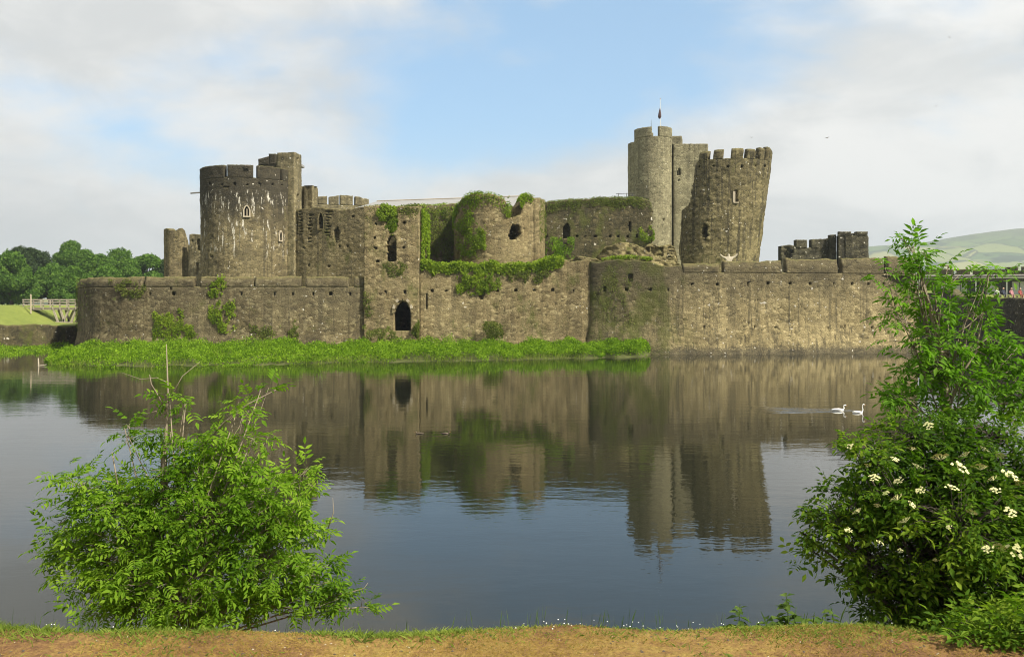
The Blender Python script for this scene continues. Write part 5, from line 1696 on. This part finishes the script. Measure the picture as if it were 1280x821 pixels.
bare = [([(206, 640, 0), (205, 600, 0), (207, 550, 0), (210, 490, 0), (208, 430, 0)], [0.030, 0.026, 0.018, 0.009, 0.003]),
        ([(203, 610, 0), (203, 560, 0.05), (200, 530, 0.05)], [0.02, 0.014, 0.008]),
        ([(207, 512, 0), (198, 495, -0.05), (189, 480, -0.1), (187, 468, -0.1)], [0.008, 0.006, 0.005, 0.003]),
        ([(208, 518, 0), (195, 514, 0), (178, 518, 0.05)], [0.006, 0.005, 0.004]),
        ([(209, 478, 0), (196, 472, 0), (176, 474, 0.05), (153, 466, 0.05)], [0.005, 0.004, 0.003, 0.002]),
        ([(209, 505, 0), (228, 470, 0), (250, 452, 0.05)], [0.006, 0.004, 0.002]),
        ([(250, 560, 0), (280, 528, 0), (310, 505, 0), (345, 487, 0)], [0.010, 0.008, 0.006, 0.003]),
        ([(152, 650, 0), (148, 610, 0), (140, 565, 0)], [0.010, 0.008, 0.005]), ([(150, 612, 0), (130, 600, 0), (105, 596, 0)], [0.007, 0.005, 0.003]),
        ([(380, 750, 0), (420, 745, 0), (455, 735, 0), (460, 728, 0)], [0.008, 0.006, 0.004, 0.002]), ([(410, 660, 0), (417, 640, 0), (416, 622, 0)], [0.005, 0.004, 0.002])]
cl = [(232 + (a_ - 232) * 0.93, b_, c_ * 0.93, d_, e_) for a_, b_, c_, d_, e_ in cl]
shrub(AB, cl, 8.0, bb, ashT, 0.158, M['ash'], M['bark'], 24.0, 300, 5, bare=bare, stem=(0.013, 0.008))

AS = TH('ash_sapling', 'tall thin ash sapling with open sprays of leaves rising above the elder bush', 'tree', P(1195, 800, 6.6))
cl = [(1142, 308, 20, 10, 0), (1156, 316, 16, 8, 0), (1130, 300, 8, 5, 0), (1148, 330, 14, 6, 0), (1112, 342, 24, 12, 0), (1150, 345, 22, 12, 0), (1185, 332, 10, 8, 0), (1190, 345, 16, 6, 0), (1237, 340, 22, 12, 0), (1228, 352, 12, 8, 0),
      (1115, 392, 14, 6, 0), (1150, 372, 26, 14, 0), (1168, 392, 34, 14, 0), (1210, 392, 32, 10, 0), (1235, 385, 14, 8, 0), (1140, 430, 38, 18, 0), (1180, 440, 46, 20, 0), (1225, 430, 30, 16, 0), (1255, 455, 26, 18, 0), (1270, 475, 20, 16, 0), (1105, 490, 16, 9, 0),
      (1150, 470, 40, 20, 0), (1200, 480, 50, 20, 0), (1245, 500, 40, 20, 0), (1130, 500, 34, 16, 0), (1180, 515, 60, 20, 0), (1170, 410, 30, 14, 0), (1265, 430, 16, 10, 0), (1285, 490, 30, 30, 0)]
bb = [P(1190, 560, 6.6), P(1182, 480, 6.6), P(1172, 430, 6.6), P(1186, 520, 6.6)]
bare = [([(1200, 830, 0), (1195, 620, 0), (1186, 510, 0), (1174, 435, 0), (1158, 370, 0), (1148, 330, 0), (1137, 308, 0)], [0.035, 0.03, 0.022, 0.015, 0.010, 0.006, 0.003]),
        ([(1186, 510, 0), (1200, 470, 0), (1220, 440, 0), (1228, 395, 0), (1236, 345, 0)], [0.013, 0.010, 0.008, 0.005, 0.003]),
        ([(1195, 560, 0), (1235, 500, 0), (1262, 460, 0)], [0.013, 0.009, 0.004])]
shrub(AS, cl, 6.6, bb, ashT, 0.145, M['ashtop'], M['bark'], 17.0, 300, 6, bare=bare, stem=(0.006, 0.0045))

EB = TH('elder_bush', 'dense elder bush with flat cream flower heads, right on the near bank', 'bush', P(1190, 815, 5.6))
cl = [(1180, 600, 105, 62, 0.2), (1095, 575, 48, 28, 0), (1058, 640, 46, 36, 0), (1035, 665, 28, 24, 0), (1085, 700, 48, 42, 0), (1150, 690, 95, 75, 0), (1250, 620, 80, 85, 0), (1255, 720, 85, 85, -0.1), (1125, 745, 70, 40, 0), (1195, 780, 65, 45, -0.2),
      (1275, 800, 55, 40, -0.5), (1235, 800, 50, 40, -0.4), (1065, 556, 22, 9, 0), (1150, 545, 75, 28, 0.2), (1240, 545, 65, 30, 0.2), (1110, 630, 60, 50, 0), (1200, 660, 80, 70, -0.3), (1125, 778, 34, 18, 0.1), (1235, 800, 70, 32, -1.15), (1295, 790, 60, 45, -1.2), (1180, 806, 34, 18, -1.0), (1310, 650, 60, 90, 0), (1320, 760, 60, 60, 0), (1018, 690, 16, 10, 0), (1000, 664, 8, 4, 0)]
bb = [P(1195, 850, 5.6), P(1225, 860, 5.4), P(1160, 845, 5.7), P(1250, 870, 5.5)]
epos = shrub(EB, cl, 5.6, bb, elderT, 0.090, M['elder'], M['barkdark'], 25.0, 300, 9, per=(4, 7), stem=(0.016, 0.01))
# cream flower heads: flat plates of tiny florets
rs = random.Random(4)
fm = []
for var in range(3):
    V, Fc = [(0, 0, -0.4)], []
    for k in range(18):
        a, r_ = rs.uniform(0, 2 * math.pi), math.sqrt(rs.random())
        cx_, cy_ = r_ * math.cos(a), r_ * math.sin(a)
        z_ = 0.22 * (1 - r_ * r_) + rs.uniform(-0.03, 0.03)
        q = rs.uniform(0.16, 0.26)
        b = len(V)
        V += [(cx_ - q, cy_, z_ - .03), (cx_, cy_ - q, z_ + .02), (cx_ + q, cy_, z_ - .03), (cx_, cy_ + q, z_ + .02), (cx_ - q * 0.8, cy_ - 0.03, z_ - .02)]
        Fc += [(b, b + 1, b + 2, b + 3), (b, b + 4, 0)]
    me = bpy.data.meshes.new('flower_head')
    me.from_pydata(V, [], Fc)
    me.materials.append(M['flower'])
    fm.append(me)
flo = [(1092, 597, 1), (1062, 558, .7), (1123, 600, .8), (1107, 616, .7), (1148, 583, .8), (1139, 630, .7), (1175, 571, 1.2), (1200, 585, 1.1), (1225, 583, 1.2), (1262, 594, 1.2), (1276, 604, 1.2), (1072, 638, .9), (1252, 685, 1.2), (1268, 689, 1.2), (1236, 685, .9), (1100, 678, .6), (1130, 650, .9), (1118, 574, .7), (1160, 532, .9), (1085, 582, .7), (1215, 640, .8), (1120, 622, 1), (1190, 610, .8), (1245, 612, .8), (1262, 640, .9), (1274, 620, .8), (1187, 658, .5), (1240, 598, .8), (1205, 568, .8), (1150, 612, .7), (1125, 688, .5), (1232, 562, .9), (1060, 662, .6), (1097, 632, .6), (1170, 700, .5), (1140, 560, .8), (1252, 570, .9)]
lo = LOC[EB.name]
ppx = 640 + F * epos[:, 0] / epos[:, 1]
ppy = YH + F * (C - epos[:, 2]) / epos[:, 1]
for i, (px, py, s_) in enumerate(flo):
    near = (np.abs(ppx - px) < 14) & (np.abs(ppy - py) < 14)
    d = (epos[near, 1].min() - 0.10) if near.any() else 5.0
    o = bpy.data.objects.new('flower_head', fm[i % 3])
    o.parent = EB
    o.location = P(px, py, d) - lo
    o.rotation_euler = (R(rs.uniform(15, 45)), R(rs.uniform(-15, 15)), rs.uniform(0, 6))
    k = 0.043 * s_
    o.scale = (k, k, k)
    COL.objects.link(o)

# nettles and docks on the lip of the bank
for i, (px, ytop, d, lab) in enumerate(((921, 754, 4.9, 'lone weed stem standing apart at the left of the nettles'), (958, 768, 4.8, 'short weed stem, second from the left on the bank lip'), (986, 740, 4.85, 'tallest nettle stem on the bank lip'), (1004, 766, 4.75, 'leafy nettle just right of the tallest stem'), (1021, 765, 4.8, 'bushy nettle between the tallest stem and the elder'), (1040, 757, 4.9, 'nettle touching the elder bush'), (972, 770, 4.85, 'small nettle just left of the tallest stem'))):
    zb_ = float(nearz(np.array(PX(px, d)), np.array(d))) - 0.02
    top = PZ(ytop, d)
    b = Vector((PX(px, d), d, zb_))
    tp = Vector((PX(px, d) + rs.uniform(-.02, .02), d, top))
    wp = TH('nettle', lab, 'weed', b, group='weeds on the lip of the bank')
    Geo().tube([b, (b + tp) / 2 + Vector((rs.uniform(-.015, .015), 0, 0)), tp], [0.004, 0.003, 0.0015], 5).build('stem', M['weed'], wp)
    H_ = top - zb_
    pts, axs, lns = [], [], []
    nn = int(H_ / 0.026)
    for k in range(nn):
        q = 0.15 + 0.85 * k / nn
        pz = b.lerp(tp, q)
        a0 = k * 1.57 + rs.uniform(-.3, .3)
        for s in (0, math.pi, math.pi / 2):
            pts.append(tuple(pz))
            axs.append((math.cos(a0 + s), math.sin(a0 + s), rs.uniform(-0.5, 0.3)))
            lns.append((0.095 * (1.05 - 0.75 * q) + 0.012) * rs.uniform(0.7, 1.2))
    ln = np.array(lns)
    V, T = leaf_mesh(np.array(pts), np.array(axs), np.tile([0, 0, 1.0], (len(ln), 1)) + RNG.normal(size=(len(ln), 3)) * .3, ln, ln * 0.55)
    mk('leaves', V, T, M['weed'], wp)


# turf: short dry blades on the path, longer green fringe on the lip
def blades(name, label, X, Y, hgt, wid, lean, mat):
    N = len(X)
    Z = nearz(X, Y)
    th = RNG.uniform(0, math.pi, N)
    sx, sy = np.cos(th) * wid / 2, np.sin(th) * wid / 2
    ll = RNG.normal(size=(N, 2)) * lean[:, None]
    b = np.stack([X, Y, Z - 0.005], -1)
    V = np.stack([b - np.stack([sx, sy, 0 * sx], -1), b + np.stack([sx, sy, 0 * sx], -1), b + np.stack([ll[:, 0] * .4 + sx * .7, ll[:, 1] * .4 + sy * .7, hgt * 0.6], -1), b + np.stack([ll[:, 0], ll[:, 1], hgt], -1)], 1)
    k = np.arange(N)[:, None] * 4
    T = np.concatenate([k + np.array([[0, 1, 2]]), k + np.array([[0, 2, 3]])], 1).reshape(-1, 3)
    o = mk(name, V.reshape(-1, 3), T, mat)
    o['kind'] = 'stuff'
    o['label'] = label
    o['category'] = 'grass'


N = 170000
X, Y = RNG.uniform(-5, 5, N), RNG.uniform(3.9, 4.62, N)
dn = fbm(X * 1.3, Y * 2.2, 0, 61, 3)
ok = RNG.random(N) < np.clip((dn - 0.34) * 4.0, 0.05, 1)
X, Y = X[ok], Y[ok]
hg = RNG.uniform(0.004, 0.016, len(X))
blades('dry_grass', 'short dry golden grass on the worn bank top', X, Y, hg, np.full(len(X), 0.0022), hg * 1.0, M['drygrass'])
N = 38000
X = RNG.uniform(-5, 5, N)
Y = 4.50 + RNG.normal(size=N) * 0.10 + 0.05
den = fbm(X * 1.6, 0, 0, 71, 3)
ok = RNG.random(N) < np.clip((den - 0.25) * 2.2, 0.15, 1)
X, Y, den = X[ok], Y[ok], den[ok]
hg = RNG.uniform(0.012, 0.04, len(X)) * (0.5 + 1.5 * np.clip(den - 0.3, 0, 1)) * (1 + 0.6 * (X < -2.2)) * np.interp(X, [0.2, 0.9], [1.0, 0.55])
blades('grass', 'green grass fringe along the edge of the bank', X, Y, hg, np.full(len(X), 0.004), hg * 0.7, M['grass'])
# tall pale grass and dead stems standing among the nettles
N = 5000
X, Y = RNG.uniform(-5, 5, N), RNG.uniform(4.0, 4.5, N)
ok = fbm(X * 2, Y * 3, 0, 91, 3) > 0.55
X, Y = X[ok], Y[ok]
hg = RNG.uniform(0.012, 0.03, len(X))
blades('grass', 'sparse green tufts among the dry grass', X, Y, hg, np.full(len(X), 0.006), hg * 1.0, M['grass'])
N = 240
X = RNG.uniform(-3.6, 3.6, N)
Y = 4.56 + RNG.normal(size=N) * 0.03
hg = RNG.uniform(0.05, 0.13, N)
blades('seed_stalks', 'thin seed stalks on the bank edge against the water', X, Y, hg, np.full(N, 0.0016), hg * 0.12, M['weed'])
# pebbles and dead leaves trodden into the path
def scatter_bits(name, label, n, r0, r1, flat, mat, ymin=4.02, ymax=4.5):
    V, Fc = [], []
    for _ in range(n):
        x, y = RNG.uniform(-4.5, 4.5), RNG.uniform(ymin, ymax)
        z = float(nearz(np.array(x), np.array(y)))
        q = RNG.uniform(r0, r1)
        a = RNG.uniform(0, 6.28)
        c_, s_2 = math.cos(a) * q, math.sin(a) * q
        b = len(V)
        V += [(x + c_, y + s_2, z), (x - s_2 * .7, y + c_ * .7, z + q * flat * .3), (x - c_ * .9, y - s_2 * .9, z), (x + s_2 * .6, y - c_ * .6, z + q * flat * .2), (x, y, z + q * flat)]
        Fc += [(b, b + 1, b + 4), (b + 1, b + 2, b + 4), (b + 2, b + 3, b + 4), (b + 3, b, b + 4)]
    tag(mk(name, V, Fc, mat), label, 'ground litter', kind='stuff')


scatter_bits('pebbles', 'small pale pebbles trodden into the bank top', 170, 0.003, 0.009, 0.8, M['frame'])
scatter_bits('leaf_litter', 'dark scraps of dead leaf on the bank top', 260, 0.005, 0.014, 0.45, M['barkdark'])
# white clover heads along the lip
N = 45
X = np.where(RNG.random(N) < 0.35, RNG.uniform(0.15, 1.0, N), RNG.uniform(-3.2, 2.4, N))
Y = 4.53 + RNG.normal(size=N) * 0.03
Z = nearz(X, Y) + RNG.uniform(0.015, 0.04, N)
V, Fc = [], []
for x, y, z in zip(X, Y, Z):
    q = RNG.uniform(0.0025, 0.0045)
    b = len(V)
    V += [(x - q, y, z), (x, y - q, z), (x + q, y, z), (x, y + q, z), (x, y, z + q), (x, y, z - q * 0.7)]
    Fc += [(b, b + 1, b + 4), (b + 1, b + 2, b + 4), (b + 2, b + 3, b + 4), (b + 3, b, b + 4), (b, b + 5, b + 1), (b + 2, b + 5, b + 3)]
o = mk('clover', V, Fc, M['daisy'])
tag(o, 'tiny white clover heads dotted along the bank edge', 'flowers', kind='stuff')

# ------------------------------------------------------------------ summer haze
m, t = new_mat('haze')
pv = t.n('ShaderNodeVolumePrincipled', {'Color': (0.83, 0.92, 1.0, 1.0), 'Density': 0.0002, 'Anisotropy': 0.35})
out = t.n('ShaderNodeOutputMaterial')
t.link(pv.outputs[0], out.inputs['Volume'])
M['haze'] = m
hz_ = Geo().box(-5600, 6000, -900, 5600, -3.2, 400).build('haze', m)
tag(hz_, 'pale summer haze over the valley and hills', 'haze', kind='stuff')
hz_.display_type = 'WIRE'
